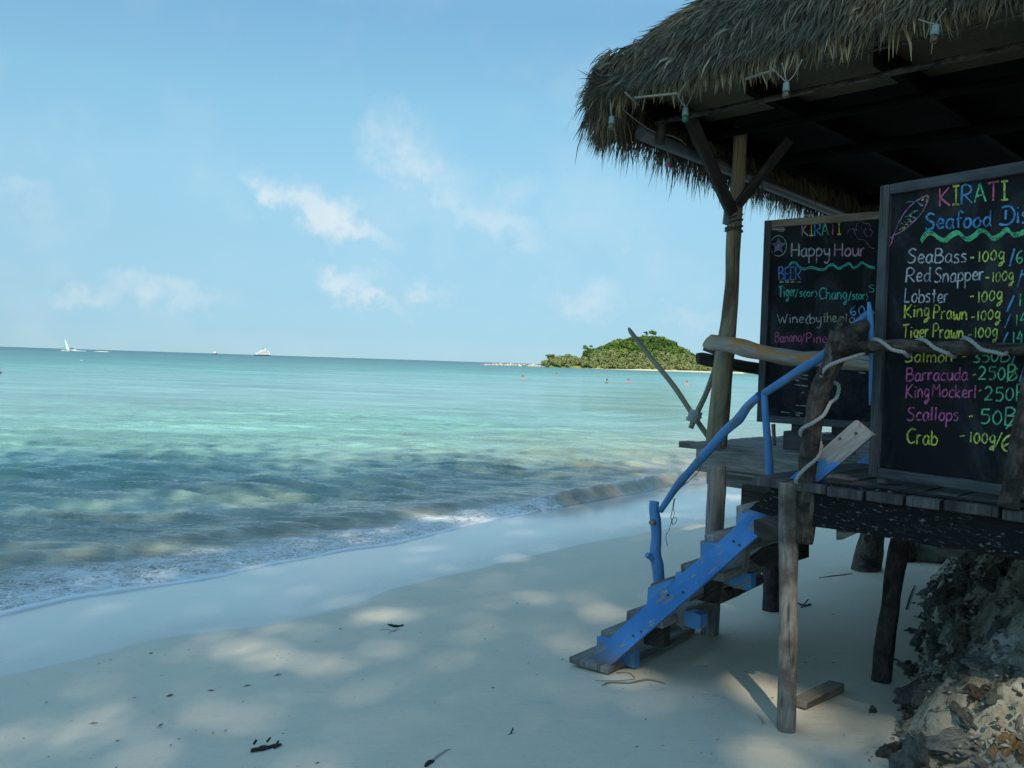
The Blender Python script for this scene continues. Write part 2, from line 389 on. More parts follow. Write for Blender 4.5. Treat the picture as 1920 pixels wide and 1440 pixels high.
# ------------------------------------------------------------------ sand
WET = curve_from([(-500,1330),(-200,1300),(0,1262),(160,1228),(300,1195),(420,1184),(520,1172),(600,1153),(690,1128),(730,1106),(850,1078),(1000,1040),(1090,1022),(1200,1004),(1330,984),(1480,955)], .12)
m, g = mat('beach_sand'); ob = g.n('ShaderNodeTexCoord').outputs['Object']
wet = g.n('ShaderNodeAttribute', attribute_name='wet').outputs['Fac']
wn_ = g.noise(ob, 1.6, 4, .6)
wf = g.maprange(g.math('ADD', wet, g.math('MULTIPLY', g.math('SUBTRACT', wn_, .5), .18)), -.06, .05)
glos = g.maprange(g.math('ADD', wet, g.math('MULTIPLY', g.math('SUBTRACT', wn_, .5), .5)), -.05, 1.1)
n1 = g.noise(ob, 2.2, 5, .6); n2 = g.noise(ob, 260, 3, .7); n3 = g.noise(g.n('ShaderNodeMapping', ins={'Vector': ob, 'Rotation': (0, 0, R(20)), 'Scale': (1.2, 9, 1)}).outputs[0], 1.6, 5, .7)
dry = g.mix(n1, (.62,.56,.44), (.70,.64,.51)); n5 = g.noise(ob, 22, 5, .75)
dry = g.mix(g.maprange(n5, .5, .75, 0.0, .30), dry, (.44,.39,.29)); dry = g.mix(g.maprange(n2, .45, .8, 0.0, .45), dry, (.44,.40,.33)); dry = g.mix(g.maprange(n3, .60, .78, 0.0, .40), dry, (.40,.38,.32))
wetc = g.mix(n1, (.50,.49,.42), (.56,.545,.475))
col = g.mix(wf, dry, wetc)
rgh = g.mix(wf, (.95,.95,.95), g.mix(glos, (.32,.32,.32), (.10,.10,.10)))
spk = g.mix(wf, (.10,.10,.10), g.mix(glos, (.6,.6,.6), (.9,.9,.9)))
nb = g.math('ADD', g.math('MULTIPLY', n2, .5), g.math('MULTIPLY', n3, 1.8))
nb = g.math('MULTIPLY', nb, g.math('SUBTRACT', 1.0, g.math('MULTIPLY', wf, .85)))
out(g, g.n('ShaderNodeBsdfPrincipled', ins={'Base Color': col, 'Roughness': rgh, 'Specular IOR Level': spk, 'Normal': bump(g, nb, .35, .012)}))
M['sand'] = m
tt = np.concatenate([-np.geomspace(60, 11, 8), np.arange(-10, 24, .12), np.geomspace(24.2, 90, 16)])
ss = np.concatenate([-np.geomspace(40, 2.2, 8), np.arange(-2, 8, .08), np.geomspace(8.2, 60, 16)])
T, S = np.meshgrid(tt, ss); Q = lin(T, SH)+S
X = T*AT.x+Q*AQ.x; Y = T*AT.y+Q*AQ.y
Z = sandz(X, Y)+np.where(S > .5, 1, 0)*((fbm(X*1.3, Y*1.3, 3)-.45)*.034+(fbm(X*5, Y*5, 2)-.4)*.006)*np.clip((Q-lin(T, WET))*1.5, 0, 1)
wetv = lin(T, WET)-Q
sand = np_mesh('beach_sand', np.stack([X, Y, Z], -1).reshape(-1, 3), grid_faces(len(ss), len(tt))[:, ::-1], M['sand'], smooth=True, attrs={'wet': wetv.ravel()})
tag(sand, kind='structure')

# ------------------------------------------------------------------ sea
m, g = mat('sea_water'); ob = g.n('ShaderNodeTexCoord').outputs['Object']
off = g.n('ShaderNodeAttribute', attribute_name='offshore').outputs['Fac']; fo = g.n('ShaderNodeAttribute', attribute_name='foam').outputs['Fac']
lg = g.math('LOGARITHM', g.math('ADD', off, 1.0), 10.0)      # 0..4
big = g.noise(g.n('ShaderNodeMapping', ins={'Vector': ob, 'Rotation': (0, 0, R(-12)), 'Scale': (.03, .11, 1)}).outputs[0], 1.0, 4, .6)
lgn = g.math('ADD', g.math('DIVIDE', lg, 4.0), g.math('MULTIPLY', g.math('SUBTRACT', big, .5), .10))
water = g.ramp(lgn, [(0.0, (.29,.25,.19)), (.08, (.25,.245,.19)), (.17, (.20,.28,.23)), (.27, (.165,.335,.29)), (.38, (.175,.33,.30)), (.48, (.135,.315,.29)), (.58, (.075,.205,.21)), (.75, (.04,.115,.13)), (1, (.027,.078,.095))])
streak = g.noise(g.n('ShaderNodeMapping', ins={'Vector': ob, 'Rotation': (0, 0, R(8)), 'Scale': (.22, 1.3, 1)}).outputs[0], 1.0, 5, .65)  # light and dark of wave facets painted into the water colour as streaks
water = g.mix(g.maprange(streak, .35, .7, 0.0, .45), water, g.mix(.35, water, (.30,.55,.50)))
streak2 = g.noise(g.n('ShaderNodeMapping', ins={'Vector': ob, 'Rotation': (0, 0, R(-2)), 'Scale': (.035, .16, 1)}).outputs[0], 1.0, 6, .7)
water = g.mix(1.0, water, g.ramp(streak2, [(.3, .78), (.5, 1.0), (.7, 1.18)]), 'MULTIPLY')
streak3 = g.noise(g.n('ShaderNodeMapping', ins={'Vector': ob, 'Rotation': (0, 0, R(4)), 'Scale': (.55, 3.0, 1)}).outputs[0], 1.0, 5, .7)
water = g.mix(1.0, water, g.ramp(streak3, [(.3, .80), (.5, 1.0), (.68, 1.15)]), 'MULTIPLY')
for sc_, lo_, hi_ in (((.11, .36, 1), .84, 1.15), ((.018, .055, 1), .90, 1.10), ((.3, .9, 1), .88, 1.10)):  # further painted ripple light and dark, at other scales
    sk = g.noise(g.n('ShaderNodeMapping', ins={'Vector': ob, 'Rotation': (0, 0, R(3)), 'Scale': sc_}).outputs[0], 1.0, 5, .7)
    water = g.mix(1.0, water, g.n('ShaderNodeCombineXYZ', ins={0: g.maprange(sk, .36, .64, lo_, hi_), 1: g.maprange(sk, .36, .64, lo_, hi_), 2: g.maprange(sk, .36, .64, lo_, hi_)}).outputs[0], 'MULTIPLY')
# foam: torn net of bubbles behind the swash edge
warp = g.n('ShaderNodeTexNoise', ins={'Vector': ob, 'Scale': 3.0, 'Detail': 4.0}); wv = g.vmath('ADD', ob, g.vmath('SCALE', warp.outputs[1])); wv.node.inputs[1].links[0].from_node.inputs['Scale'].default_value = .55
vor = g.n('ShaderNodeTexVoronoi', feature='DISTANCE_TO_EDGE', ins={'Vector': g.n('ShaderNodeMapping', ins={'Vector': wv, 'Rotation': (0, 0, R(-53)), 'Scale': (.9, 1.5, 1)}).outputs[0], 'Scale': 7.0}).outputs['Distance']
vor2 = g.n('ShaderNodeTexVoronoi', feature='DISTANCE_TO_EDGE', ins={'Vector': wv, 'Scale': 19.0}).outputs['Distance']
fn = g.noise(ob, 2.3, 5, .65)
rn1 = g.noise(g.n('ShaderNodeMapping', ins={'Vector': ob, 'Rotation': (0, 0, R(-53)), 'Scale': (.8, 1.4, 1)}).outputs[0], 5.0, 3, .55, .9); rn2 = g.noise(ob, 13.0, 3, .6, .7)
rg1 = g.maprange(g.math('ABSOLUTE', g.math('SUBTRACT', rn1, .5)), .01, .055, 1.0, 0.0); rg2 = g.maprange(g.math('ABSOLUTE', g.math('SUBTRACT', rn2, .5)), .01, .06, .8, 0.0)
patchy = g.maprange(fn, .50, .66)
net = g.math('MAXIMUM', g.math('MAXIMUM', rg1, g.math('MULTIPLY', g.maprange(vor, .02, .14, .7, 0.0), g.maprange(rn2, .4, .6))), g.math('MAXIMUM', rg2, g.math('MULTIPLY', patchy, .75)))
foamf = g.math('MULTIPLY', g.math('MULTIPLY', net, g.maprange(g.math('ADD', fo, g.math('MULTIPLY', g.math('SUBTRACT', fn, .5), 1.3)), .12, .62)), .85)
solid = g.maprange(g.math('ADD', fo, g.math('MULTIPLY', g.math('SUBTRACT', fn, .5), .25)), .98, 1.2)
foamf = g.math('MAXIMUM', foamf, g.math('MULTIPLY', solid, .9))
colw = g.mix(foamf, water, (.80,.82,.82))
# ripples: three scales, stretched along the crests
w1 = g.noise(g.n('ShaderNodeMapping', ins={'Vector': ob, 'Rotation': (0, 0, R(6)), 'Scale': (.9, 3.2, 1)}).outputs[0], 1.0, 5, .62, .4)
w2 = g.noise(g.n('ShaderNodeMapping', ins={'Vector': ob, 'Rotation': (0, 0, R(-22)), 'Scale': (3.2, 9, 1)}).outputs[0], 1.0, 4, .6, .3)
w3 = g.noise(g.n('ShaderNodeMapping', ins={'Vector': ob, 'Rotation': (0, 0, R(3)), 'Scale': (.12, .5, 1)}).outputs[0], 1.0, 5, .7)
far = g.maprange(off, 12, 110, 0.0, 1.0, 'LINEAR')
w4 = g.noise(g.n('ShaderNodeMapping', ins={'Vector': ob, 'Rotation': (0, 0, R(-7)), 'Scale': (.34, .95, 1)}).outputs[0], 1.0, 4, .65, .4)
w4 = g.math('MULTIPLY', g.math('MULTIPLY', w4, g.maprange(off, 5, 28, 0.0, 1.0, 'LINEAR')), .30)
h = g.math('ADD', g.math('ADD', g.math('MULTIPLY', w1, .15), g.math('MULTIPLY', w2, .035)), g.math('ADD', w4, g.math('MULTIPLY', g.math('MULTIPLY', w3, far), 1.5)))
h = g.math('ADD', h, g.math('MULTIPLY', foamf, .012))
calm = g.maprange(off, 0.0, 1.5, .25, 1.0)
bn = g.n('ShaderNodeBump', ins={'Height': g.math('MULTIPLY', h, calm), 'Strength': .8, 'Distance': 1.0}).outputs[0]
out(g, g.n('ShaderNodeBsdfPrincipled', ins={'Base Color': colw, 'Roughness': g.mix(foamf, g.mix(far, (.09,.09,.09), (.34,.34,.34)), (.8,.8,.8)), 'IOR': 1.33, 'Normal': bn}))
M['water'] = m
tt = np.concatenate([-np.geomspace(14000, 12.3, 26), np.arange(-12, 22, .055), np.geomspace(22.1, 14000, 60)])
ss = np.concatenate([[0, .006, .015, .03], np.arange(.05, 2.2, .035), np.arange(2.2, 20, .09), np.geomspace(20.1, 16000, 90)])
T, S = np.meshgrid(tt, ss)
lob = (fbm(tt*.9, tt*0+3, 3)-.45)*.22*np.clip((30-np.abs(tt))/20, 0, 1)
Q = lin(T, SH)-S-lob[None, :]
X = T*AT.x+Q*AQ.x; Y = T*AT.y+Q*AQ.y
near = np.clip((30-S)/18, 0, 1)*np.clip((34-T)/12, 0, 1)*np.clip((T+12)/4, 0, 1)
Zc = np.zeros_like(X); rr = np.random.default_rng(5)
mod = .35+1.3*fbm(X*.5, Y*.5, 3)
for i in range(30):
    lam = .22*(1.052**i) if i < 26 else 1.2+.5*(i-26); ang = R(rr.normal(266, 15)); k = 6.283/lam
    ph = rr.random()*6.28+2.6*fbm(X*.7+i*3, Y*.7, 2)
    a = .0105*lam*(1 if i < 26 else .55)
    c = np.sin(k*(X*math.cos(ang)+Y*math.sin(ang))+ph); c = 1-1.9*np.abs(np.sin(.5*(k*(X*math.cos(ang)+Y*math.sin(ang))+ph)))**1.2 if i % 2 else c
    Zc += a*(c+.35*np.maximum(c, 0)**3)
Zc *= mod*near*np.clip((S-.6)/2.0, 0.10, 1)*1.25
# swash lip, small breaker to the right, tired bore behind the foam
lip = .012*(1-np.exp(-S/.02))*np.exp(-S/.5)
brk = np.clip((T-9.2)/1.0, 0, 1)*np.clip((16.5-T)/1.5, 0, 1)
Zb = brk*.165*np.exp(-((S-.20)/np.where(S < .20, .085, .30))**2)*(.75+.5*fbm(X*3, Y*3, 3))
s2 = 1.35+.35*np.sin(T*.5)+.3*fbm(T*.6, T*0, 2)
Zb2 = .05*np.exp(-((S-s2)/np.where(S < s2, .13, .45))**2)*(1-.5*brk)*near
s3 = 4.2+.6*np.sin(T*.33+1)
Zb3 = .045*np.exp(-((S-s3)/np.where(S < s3, .3, .8))**2)*near*(.4+fbm(T*.4, T*0+9, 2))
foamb = np.clip(1.25-S/np.clip(1.45-.085*(T-1.5), .45, 1.8), 0, 1.3)
frough = (fbm(X*9, Y*9, 3)-.4)*.050*np.clip(foamb*1.4-.2, 0, 1)*np.clip(S/.12, 0, 1)*near
Z = .004+np.where(S < .0001, -.02, 0)+Zc+lip*near+Zb+Zb2+Zb3+np.maximum(frough, -.012)
foam = np.maximum(np.where(S < .07, 1.25, 0), foamb*.86)*near; foam = foam*(1-.85*brk); foam = np.maximum(foam, brk*np.exp(-((S-.30)/.12)**2)*.55*(fbm(X*4, Y*4, 2)+.2))
Z = np.maximum(Z, sandz(X, Y)+np.where(S < 1.0, .003, -5)-np.where(S < .0001, .012, 0))
sea = np_mesh('sea', np.stack([X, Y, Z], -1).reshape(-1, 3), grid_faces(len(ss), len(tt)), M['water'], smooth=True, attrs={'offshore': S.ravel(), 'foam': foam.ravel()})
tag(sea, kind='structure')

# ------------------------------------------------------------------ rubble bank under the hut
M['bank'] = wood('bank_soil', (.10,.085,.065), (.17,.15,.12), (.06,.05,.04), grain=(30, 20, 1), bst=1.0, dist=.02)
m, g = mat('bank_soil'); ob = g.n('ShaderNodeTexCoord').outputs['Object']
n1 = g.noise(ob, 6, 6, .65); n2 = g.noise(ob, 40, 5, .7); geo = g.n('ShaderNodeSeparateXYZ', ins={0: ob}).outputs[2]
n4 = g.noise(g.n('ShaderNodeMapping', ins={'Vector': ob, 'Rotation': (0, 0, R(-37)), 'Scale': (5, 16, 9)}).outputs[0], 1.0, 5, .7)
col = g.mix(g.maprange(n1, .35, .65), (.17,.15,.105), (.32,.315,.25)); col = g.mix(g.maprange(n4, .5, .66), col, (.38,.39,.34)); col = g.mix(g.maprange(n2, .58, .7, 0.0, .7), col, (.05,.045,.035))
col = g.mix(g.maprange(g.math('ADD', geo, g.math('MULTIPLY', n1, .2)), .35, .85, 1.0, 0.0), col, g.mix(n2, (.36,.33,.25), (.52,.49,.40)))
out(g, g.n('ShaderNodeBsdfPrincipled', ins={'Base Color': col, 'Roughness': .95, 'Specular IOR Level': .15, 'Normal': bump(g, g.math('ADD', n1, g.math('MULTIPLY', n2, .5)), 1.0, .03)})); M['bank'] = m
BL = np.array([(1.5, .9), (2.6, 1.30), (3.2, 1.50), (3.5, 1.60), (4.3, 2.02), (5.0, 2.42), (6.0, 2.98), (7.2, 3.62), (9.0, 4.6), (14, 7.5)])
def bank_h(x, y):
    d = x-np.interp(y, BL[:, 0], BL[:, 1])+(fbm(x*2.1, y*2.1, 3)-.45)*.30
    sl = np.interp(y, [2.8, 3.4, 4.0, 6, 9], [.30, .40, 1.35, 1.2, .8])
    h = np.where(d < 0, d*.6, np.minimum(d*sl, .85+.05*d))
    h = h+np.where(d > -.05, 1, 0)*((fbm(x*4.5, y*4.5, 4)-.45)*.20)*np.clip(d*5+.3, 0, 1)
    return np.minimum(sandz(x, y)+h, 1.22)
xs = np.concatenate([np.arange(.8, 4.6, .017), np.arange(4.6, 9, .12)]); ys = np.concatenate([np.arange(.6, 2.4, .06), np.arange(2.4, 7.2, .017), np.arange(7.2, 15, .15)])
X, Y = np.meshgrid(xs, ys)
ra, rb = X*.8+Y*.6, -X*.6+Y*.8
rid = 0
for o_, (f_, w_) in enumerate([(4.5, .5), (10, .3), (22, .2)]):
    rid = rid+w_*(1-np.abs(2*vn(ra*f_*.55+o_*9+2*vn(X*3, Y*3), rb*f_*1.25+o_*5)-1))
dd = np.clip((X-np.interp(Y, BL[:, 0], BL[:, 1])+.1)*4, 0, 1)
bank = np_mesh('bank', np.stack([X, Y, bank_h(X, Y)-.05+dd*(.16*(rid-.45)+.03*(fbm(X*30, Y*30, 2)-.4))], -1).reshape(-1, 3), grid_faces(len(ys), len(xs)), M['bank'], smooth=True)
tag(bank, kind='structure')
def stone_mat(name, a, b):
    m, g = mat(name); ob = g.n('ShaderNodeTexCoord').outputs['Object']; rn = g.n('ShaderNodeObjectInfo').outputs['Random']
    n1 = g.noise(ob, 3, 6, .7); n2 = g.noise(ob, 14, 4, .7)
    col = g.mix(rn, a, b); col = g.mix(g.maprange(n1, .4, .65, 0.0, .7), col, tuple(x*.35 for x in a)); col = g.mix(g.maprange(n2, .6, .75, 0.0, .5), col, (.35,.34,.30))
    out(g, g.n('ShaderNodeBsdfPrincipled', ins={'Base Color': col, 'Roughness': .9, 'Specular IOR Level': .2, 'Normal': bump(g, g.math('ADD', n1, g.math('MULTIPLY', n2, .4)), .9, .08)})); return m
M['stone_dark'] = stone_mat('stone_dark', (.17,.18,.155), (.28,.27,.23)); M['stone_brown'] = stone_mat('stone_brown', (.13,.10,.07), (.23,.20,.14))
M['stone_pale'] = stone_mat('stone_pale', (.32,.32,.29), (.42,.40,.34)); M['stone_orange'] = stone_mat('stone_orange', (.36,.22,.12), (.40,.30,.16))
protos = []
for k in range(10):
    mb = MB(); mb.ball((0, 0, 0), 1.0, 1, .8 if k % 2 else .6, .5 if k % 3 else .32, sub=3, rough=.36, seedv=k*7.7)
    for mn in ('stone_dark', 'stone_brown', 'stone_pale', 'stone_orange'):
        me = bpy.data.meshes.new('stone'); me.from_pydata(mb.v, [], mb.f); me.materials.append(M[mn]); me.update(); protos.append((k, mn, me))
def proto(mn): return random.choice([p[2] for p in protos if p[1] == mn])
cnt = 0; tries = 0
while cnt < 270 and tries < 20000:
    tries += 1
    y = random.uniform(2.7, 6.6); x = float(np.interp(y, BL[:, 0], BL[:, 1]))+random.uniform(-.12, 1.0 if y < 4.4 else .8)
    if x > .63*y+.25: continue
    z = float(bank_h(x, y)); low = y < 3.9 and z < .62
    r = random.choice([.025, .035, .045, .06, .085]) if low else random.choice([.025, .035, .045, .06, .085])
    mn = random.choices(['stone_pale', 'stone_orange', 'stone_brown', 'stone_dark'], [6, 1.2, 2, 2] if low else [1, .1, 3, 6])[0]
    o = bpy.data.objects.new('stone', proto(mn)); C.objects.link(o); o.parent = bank
    o.location = (x, y, z-.03+r*.15); o.scale = (r*random.uniform(.8, 1.7), r, r*random.uniform(.7, 1.2))
    o.rotation_euler = (random.gauss(.2, .35), random.gauss(-.55, .4), random.gauss(.5, .7)); cnt += 1
# small shards and leaf litter on the bank, too many to pick apart
vs, fs, tn = [], [], []
for i in range(4200):
    y = random.uniform(2.6, 7.0); x = float(np.interp(y, BL[:, 0], BL[:, 1]))+random.triangular(-.3, 1.3, .2)
    if x > .66*y+.3: continue
    z = float(bank_h(np.array(x), np.array(y))); r = random.uniform(.005, .017); b = len(vs)
    a = V((random.gauss(.6, .6), random.gauss(.4, .6), random.gauss(-.25, .35))).normalized(); c = a.orthogonal().normalized(); n = a.cross(c)*.35; q = random.random()*6.28; c = (c*math.cos(q)+n*2.8*math.sin(q)).normalized(); n = a.cross(c)*.65
    p = V((x, y, z+r*.35)); L = random.uniform(1, 2.4)
    for w in (a*L, c*.8, -a*L*.8, -c*.9, n, -n): vs.append(tuple(p+w*r))
    for f in ((0,1,4),(1,2,4),(2,3,4),(3,0,4),(1,0,5),(2,1,5),(3,2,5),(0,3,5)): fs.append(tuple(b+i_ for i_ in f))
    tn += [min(1, random.random()**1.2*.8+(.35*random.random() if z < .6 else 0))]*6
M['shard'] = tone_mat('bank_shards', [(0, (.06,.06,.045)), (.4, (.16,.165,.135)), (.75, (.24,.25,.21)), (1, (.34,.34,.30))])
o = np_mesh('rubble', vs, fs, M['shard'], bank, attrs={'tone': tn}); o['kind'] = 'stuff'

# ------------------------------------------------------------------ island and far shore
YI = 580.0
prof = [(1000,694),(1015,688),(1030,668),(1045,672),(1062,668),(1085,672),(1098,668),(1104,656),(1125,653),(1140,648),(1165,636),(1185,633),(1205,631),(1240,632),(1262,643),(1280,657),(1292,668),(1310,680),(1330,687),(1380,692),(1430,697),(1500,700)]
px_, pz_ = [], []
for u, v in prof:
    p = P(u, v, YI); px_.append(p.x); pz_.append(p.z)
def hill(x, y):
    H = np.interp(x, px_, pz_)-3.0
    yb = 548+(fbm(x*.02, x*0+4, 2)-.5)*8; yc = yb+16+H*.75
    f = np.clip((y-yb)/(yc-yb), 0, 1); f = np.sin(f*1.5708)**.8*np.where(y > yc+25, np.clip(1-(y-yc-25)/60, 0, 1), 1)
    edge = np.clip((x-px_[1])/4, 0, 1)
    return np.maximum(H, .6)*f*edge+(fbm(x*.06, y*.06, 3)-.45)*3*f*edge+.35*edge*np.clip((y-yb+4)/4, 0, 1)-.4
xs = np.arange(14, 230, 1.6); ys = np.arange(536, 690, 1.8); X, Y = np.meshgrid(xs, ys)
m, g = mat('island_ground'); ob = g.n('ShaderNodeTexCoord').outputs['Object']; n1 = g.noise(ob, .12, 5, .6)
out(g, g.n('ShaderNodeBsdfPrincipled', ins={'Base Color': g.mix(g.maprange(n1, .4, .6), (.10,.15,.03), (.22,.26,.09)), 'Roughness': .95})); M['hill'] = m
tag(np_mesh('island_hill', np.stack([X, Y, hill(X, Y)], -1).reshape(-1, 3), grid_faces(len(ys), len(xs)), M['hill'], smooth=True), kind='structure')
# pale beach along its foot
M['far_sand'] = simple('far_beach_sand', (.60,.52,.36), .95, .5, .15, 0)
xs = np.arange(50, 260, 1.5); rows = []
for k, (dy, z) in enumerate([(-6.5, -.15), (-4, .25), (0, .6), (6, .9), (14, 1.0)]):
    yb = 546+(fbm(xs*.02, xs*0+4, 2)-.5)*8-(xs-50)*.10
    wdt = np.clip((xs-58)/40, .12, 1.0)
    rows.append(np.stack([xs, yb+dy*wdt, np.full_like(xs, z)*np.clip(wdt*1.5, 0, 1)], -1))
tag(np_mesh('far_beach', np.concatenate(rows), grid_faces(5, len(xs)), M['far_sand'], smooth=True), kind='structure')

def clump_cards(centres, radii, n, size, flat=.75, rg=rng):
    """leafy clumps: small bent quads on the outer part of each crown"""
    c = np.repeat(np.asarray(centres), n, 0); r = np.repeat(np.asarray(radii), n)
    d = rg.normal(size=(len(c), 3)); d /= np.linalg.norm(d, axis=1)[:, None]; d[:, 2] = np.where(d[:, 2] < -.35, -d[:, 2], d[:, 2])
    rad = r*(.62+.45*rg.random(len(c)))
    p = c+d*rad[:, None]*np.array([1, 1, flat])
    nrm = d+rg.normal(size=d.shape)*.55; nrm /= np.linalg.norm(nrm, axis=1)[:, None]
    a = np.cross(nrm, rg.normal(size=d.shape)); a /= np.linalg.norm(a, axis=1)[:, None]; b = np.cross(nrm, a)
    s = (size*(.5+rg.random(len(c))))[:, None]
    v = np.stack([p-a*s, p-b*s*.7, p+a*s, p+b*s*.7], 1).reshape(-1, 3)
    f = np.arange(len(v)).reshape(-1, 4)
    return v, f, len(c)
def leaf_obj(name, cs, rs, n, size, mtl, parent=None, tone=None, flat=.75):
    v, f, k = clump_cards(cs, rs, n, size, flat)
    t = np.repeat(np.repeat(rng.random(len(cs))*.75 if tone is None else np.asarray(tone), n)+rng.random(k)*.25, 4)
    return np_mesh(name, v, f, mtl, parent, attrs={'tone': t})
cs, rs, tn = [], [], []
while len(cs) < 950:
    x = random.uniform(px_[4], px_[18]); y = random.uniform(556, 622)
    z = float(hill(np.array(x), np.array(y)))
    if z < 5: continue
    r = random.uniform(1.5, 3.4); cs.append((x, y, z+r*.35)); rs.append(r); tn.append(min(.75, max(0, fbm(x*.09, y*.09, 2)*1.0-.1+random.gauss(0, .12))))
o = leaf_obj('hill_woodland', cs, rs, 60, .75, M['leaf_hill'], tone=tn); o['kind'] = 'stuff'
cs, rs, tn = [], [], []
while len(cs) < 1500:
    x = random.uniform(px_[1], 225); y = random.uniform(547, 562)-(x-50)*.03
    z = max(float(hill(np.array(x), np.array(y))), .6)
    if z > 10: continue
    r = random.uniform(1.2, 2.6); hgt = 2.2 if x < 150 else 1.4
    for q in range(2): cs.append((x+random.uniform(-1, 1), y, z+hgt*random.uniform(.2, 1.3))); rs.append(r*random.uniform(.6, 1)); tn.append(.35+.25*random.random())
o = leaf_obj('shore_mangroves', cs, rs, 40, .55, M['leaf_low'], tone=tn, flat=1.0); o['kind'] = 'stuff'
def far_tree(u, v, Y, hgt, rad, label, spread=1.0, nclump=7, mtl='leaf_hill', tone=.2):
    p = P(u, v, Y); base = V((p.x, p.y, p.z-hgt)); root = empty('island_tree', base, label, 'tree')
    mb = MB(); mb.tube([base-V((0, 0, 2)), base+V((.2, 0, hgt*.5)), base+V((.5, 0, hgt*.8))], [.35, .25, .12], seg=6, rough=.05); mb.build('trunk', M['pale_bark'], root)
    cs = [(p.x+random.uniform(-1, 1)*rad*spread, p.y+random.uniform(-1, 1)*rad*.6, p.z-rad*.5+random.uniform(-.4, .4)*rad) for _ in range(nclump)]
    leaf_obj('crown', cs, [rad*random.uniform(.35, .6) for _ in cs], 70, .42, M[mtl], root, tone=[tone+random.random()*.2 for _ in cs])
far_tree(1224, 621, 592, 6.5, 2.6, 'lone dark tree standing up on the island summit', 1.2, 9)
far_tree(1213, 623, 592, 6, 1.6, 'small open tree just left of the summit tree on the island', 1.2, 5)
far_tree(1103, 649, 575, 6.5, 2.4, 'dark tree leaning out at the left shoulder of the island hill', 1.4, 8)
far_tree(1128, 652, 575, 6, 2.2, 'round dark tree on the left slope of the island hill', 1.1, 6)
far_tree(1032, 664, 556, 7, 2.0, 'thin spiky tree at the far left tip of the island woodland', 1.1, 6, 'leaf_low', .1)
far_tree(1062, 668, 560, 6, 2.4, 'pale green tree on the low left part of the island', 1.3, 6, 'leaf_low', .4)
far_tree(1183, 634, 588, 6, 2.0, 'dark bushy tree left of the summit on the island ridge', 1.3, 6)
# bare rock face on the right shoulder
mb = MB(); p = P(1301, 681, 572); mb.ball(p, 3.2, 1.2, .8, .9, sub=3, rough=.35); mb.ball(p+V((2.6, 0, -1.4)), 2.2, 1.1, .8, .8, sub=2, rough=.35)
o = mb.build('cliff_rock', M['stone_orange'] if False else simple('cliff_stone', (.42,.36,.30), .9, .6, .35, .3)); tag(o, 'bare pinkish grey rock face on the right shoulder of the island', 'rock')
# breakwater of pale boulders
root = empty('breakwater', P(960, 689.5, 575), 'low breakwater of pale boulders running left from the island', 'breakwater')
m2 = simple('breakwater_stone', (.50,.44,.36), .9, .8, .3, .3)
for k in range(64):
    u = 904+k*1.85+random.uniform(-1, 1); p = PZ(u, 686.5+.0325*(u-900)+random.uniform(-.5, .5), 0.0); Yb = 575
    p = P(u, 690, Yb+random.uniform(-2, 2)); r = random.uniform(.5, 1.5)*(.6 if u < 925 else 1)
    mb = MB(); mb.ball((p.x, p.y, r*.35), r, 1.2, .9, .8, sub=1, rough=.3); mb.build('stone', m2, root)

# ------------------------------------------------------------------ the hut on stilts
E1 = V((.7071, -.7071, 0)); E2 = V((.7071, .7071, 0)); EZ = V((0, 0, 1))
O = V((1.29, 3.95, 0)); RC = V((.38, 4.85, 0))          # deck corner, roof corner
def AB(a, b, z): return O+E1*a+E2*b+EZ*z
def RB(a, b, z): return RC+E1*a+E2*b+EZ*z
def onb(u, v, b): return PLN(u, v, AB(0, b, 0), E2)
DZ = 1.50
hut = empty('beach_hut', (1.29, 3.95, .35), 'open thatched beach hut on timber stilts beside the shore', 'hut')
# deck boards, near part: run away from the camera
a = -.17; k = 0
while a < 3.3:
    w = random.uniform(.135, .215); b0 = random.uniform(-.045, -.02)
    L = 1.215-b0
    o_ = MB().box(AB(a+w/2, b0+L/2, DZ-.02+random.uniform(-.004, .004)), E2, E1, EZ, L, w-.014, .042).build('deck_plank', M['plank_dark'], hut, .004)
    a += w; k += 1
# far part: run across
b = 1.225; k = 0
while b < 4.4:
    w = random.uniform(.12, .17); a0 = -1.34+random.uniform(-.03, .03)-(.10 if k == 0 else 0)
    MB().box(AB((a0+3.3)/2, b+w/2, DZ-.02+random.uniform(-.003, .003)), E1, E2, EZ, 3.3-a0, w-.012, .042).build('deck_plank', M['grey_wood'], hut, .004)
    b += w; k += 1
# beams
def ppoly(px, b): return [onb(u, v, b) for u, v in px]
zb0, zb1 = onb(1920, 1040, .02), onb(1500, 985, .02)
mb = MB(); mb.prism(ppoly([(1460,903),(1404,955),(1428,962),(1500,984),(1560,992),(1640,1004),(1760,1026),(1850,1034),(1930,1046),(2300,1100),(2300,990),(1930,952),(1760,932),(1640,917),(1500,903)], .005), E2*.075)
mb.build('front_beam', M['black_paint'], hut, .004)
mb = MB(); mb.prism(ppoly([(1413,975),(1475,962),(1478,1010),(1432,1014),(1414,1000)], .0), E2*.07)
mb.box(AB(.8, .5, 1.30), E1, E2, EZ, 2.6, .07, .16).build('cross_beam', M['dark_wood'], hut, .004)
for aa in (.15, .95, 1.75): MB().box(AB(aa, .64, 1.385), E2, E1, EZ, 1.1, .06, .17).build('joist', M['dark_wood'], hut, .003)
mb = MB(); mb.box(AB(-.60, 1.245, 1.395), E1, E2, EZ, 1.36, .05, .155); mb.build('side_beam', M['grey_wood'], hut, .005)
mb = MB(); mb.box(AB(-.42, 1.29, 1.275), E1, E2, EZ, 1.6, .05, .085); mb.build('side_beam', M['grey_wood'], hut, .005)
for bb in (2.3, 3.4): MB().box(AB(.9, bb, 1.40), E1, E2, EZ, 4.4, .07, .15).build('cross_beam', M['dark_wood'], hut, .004)
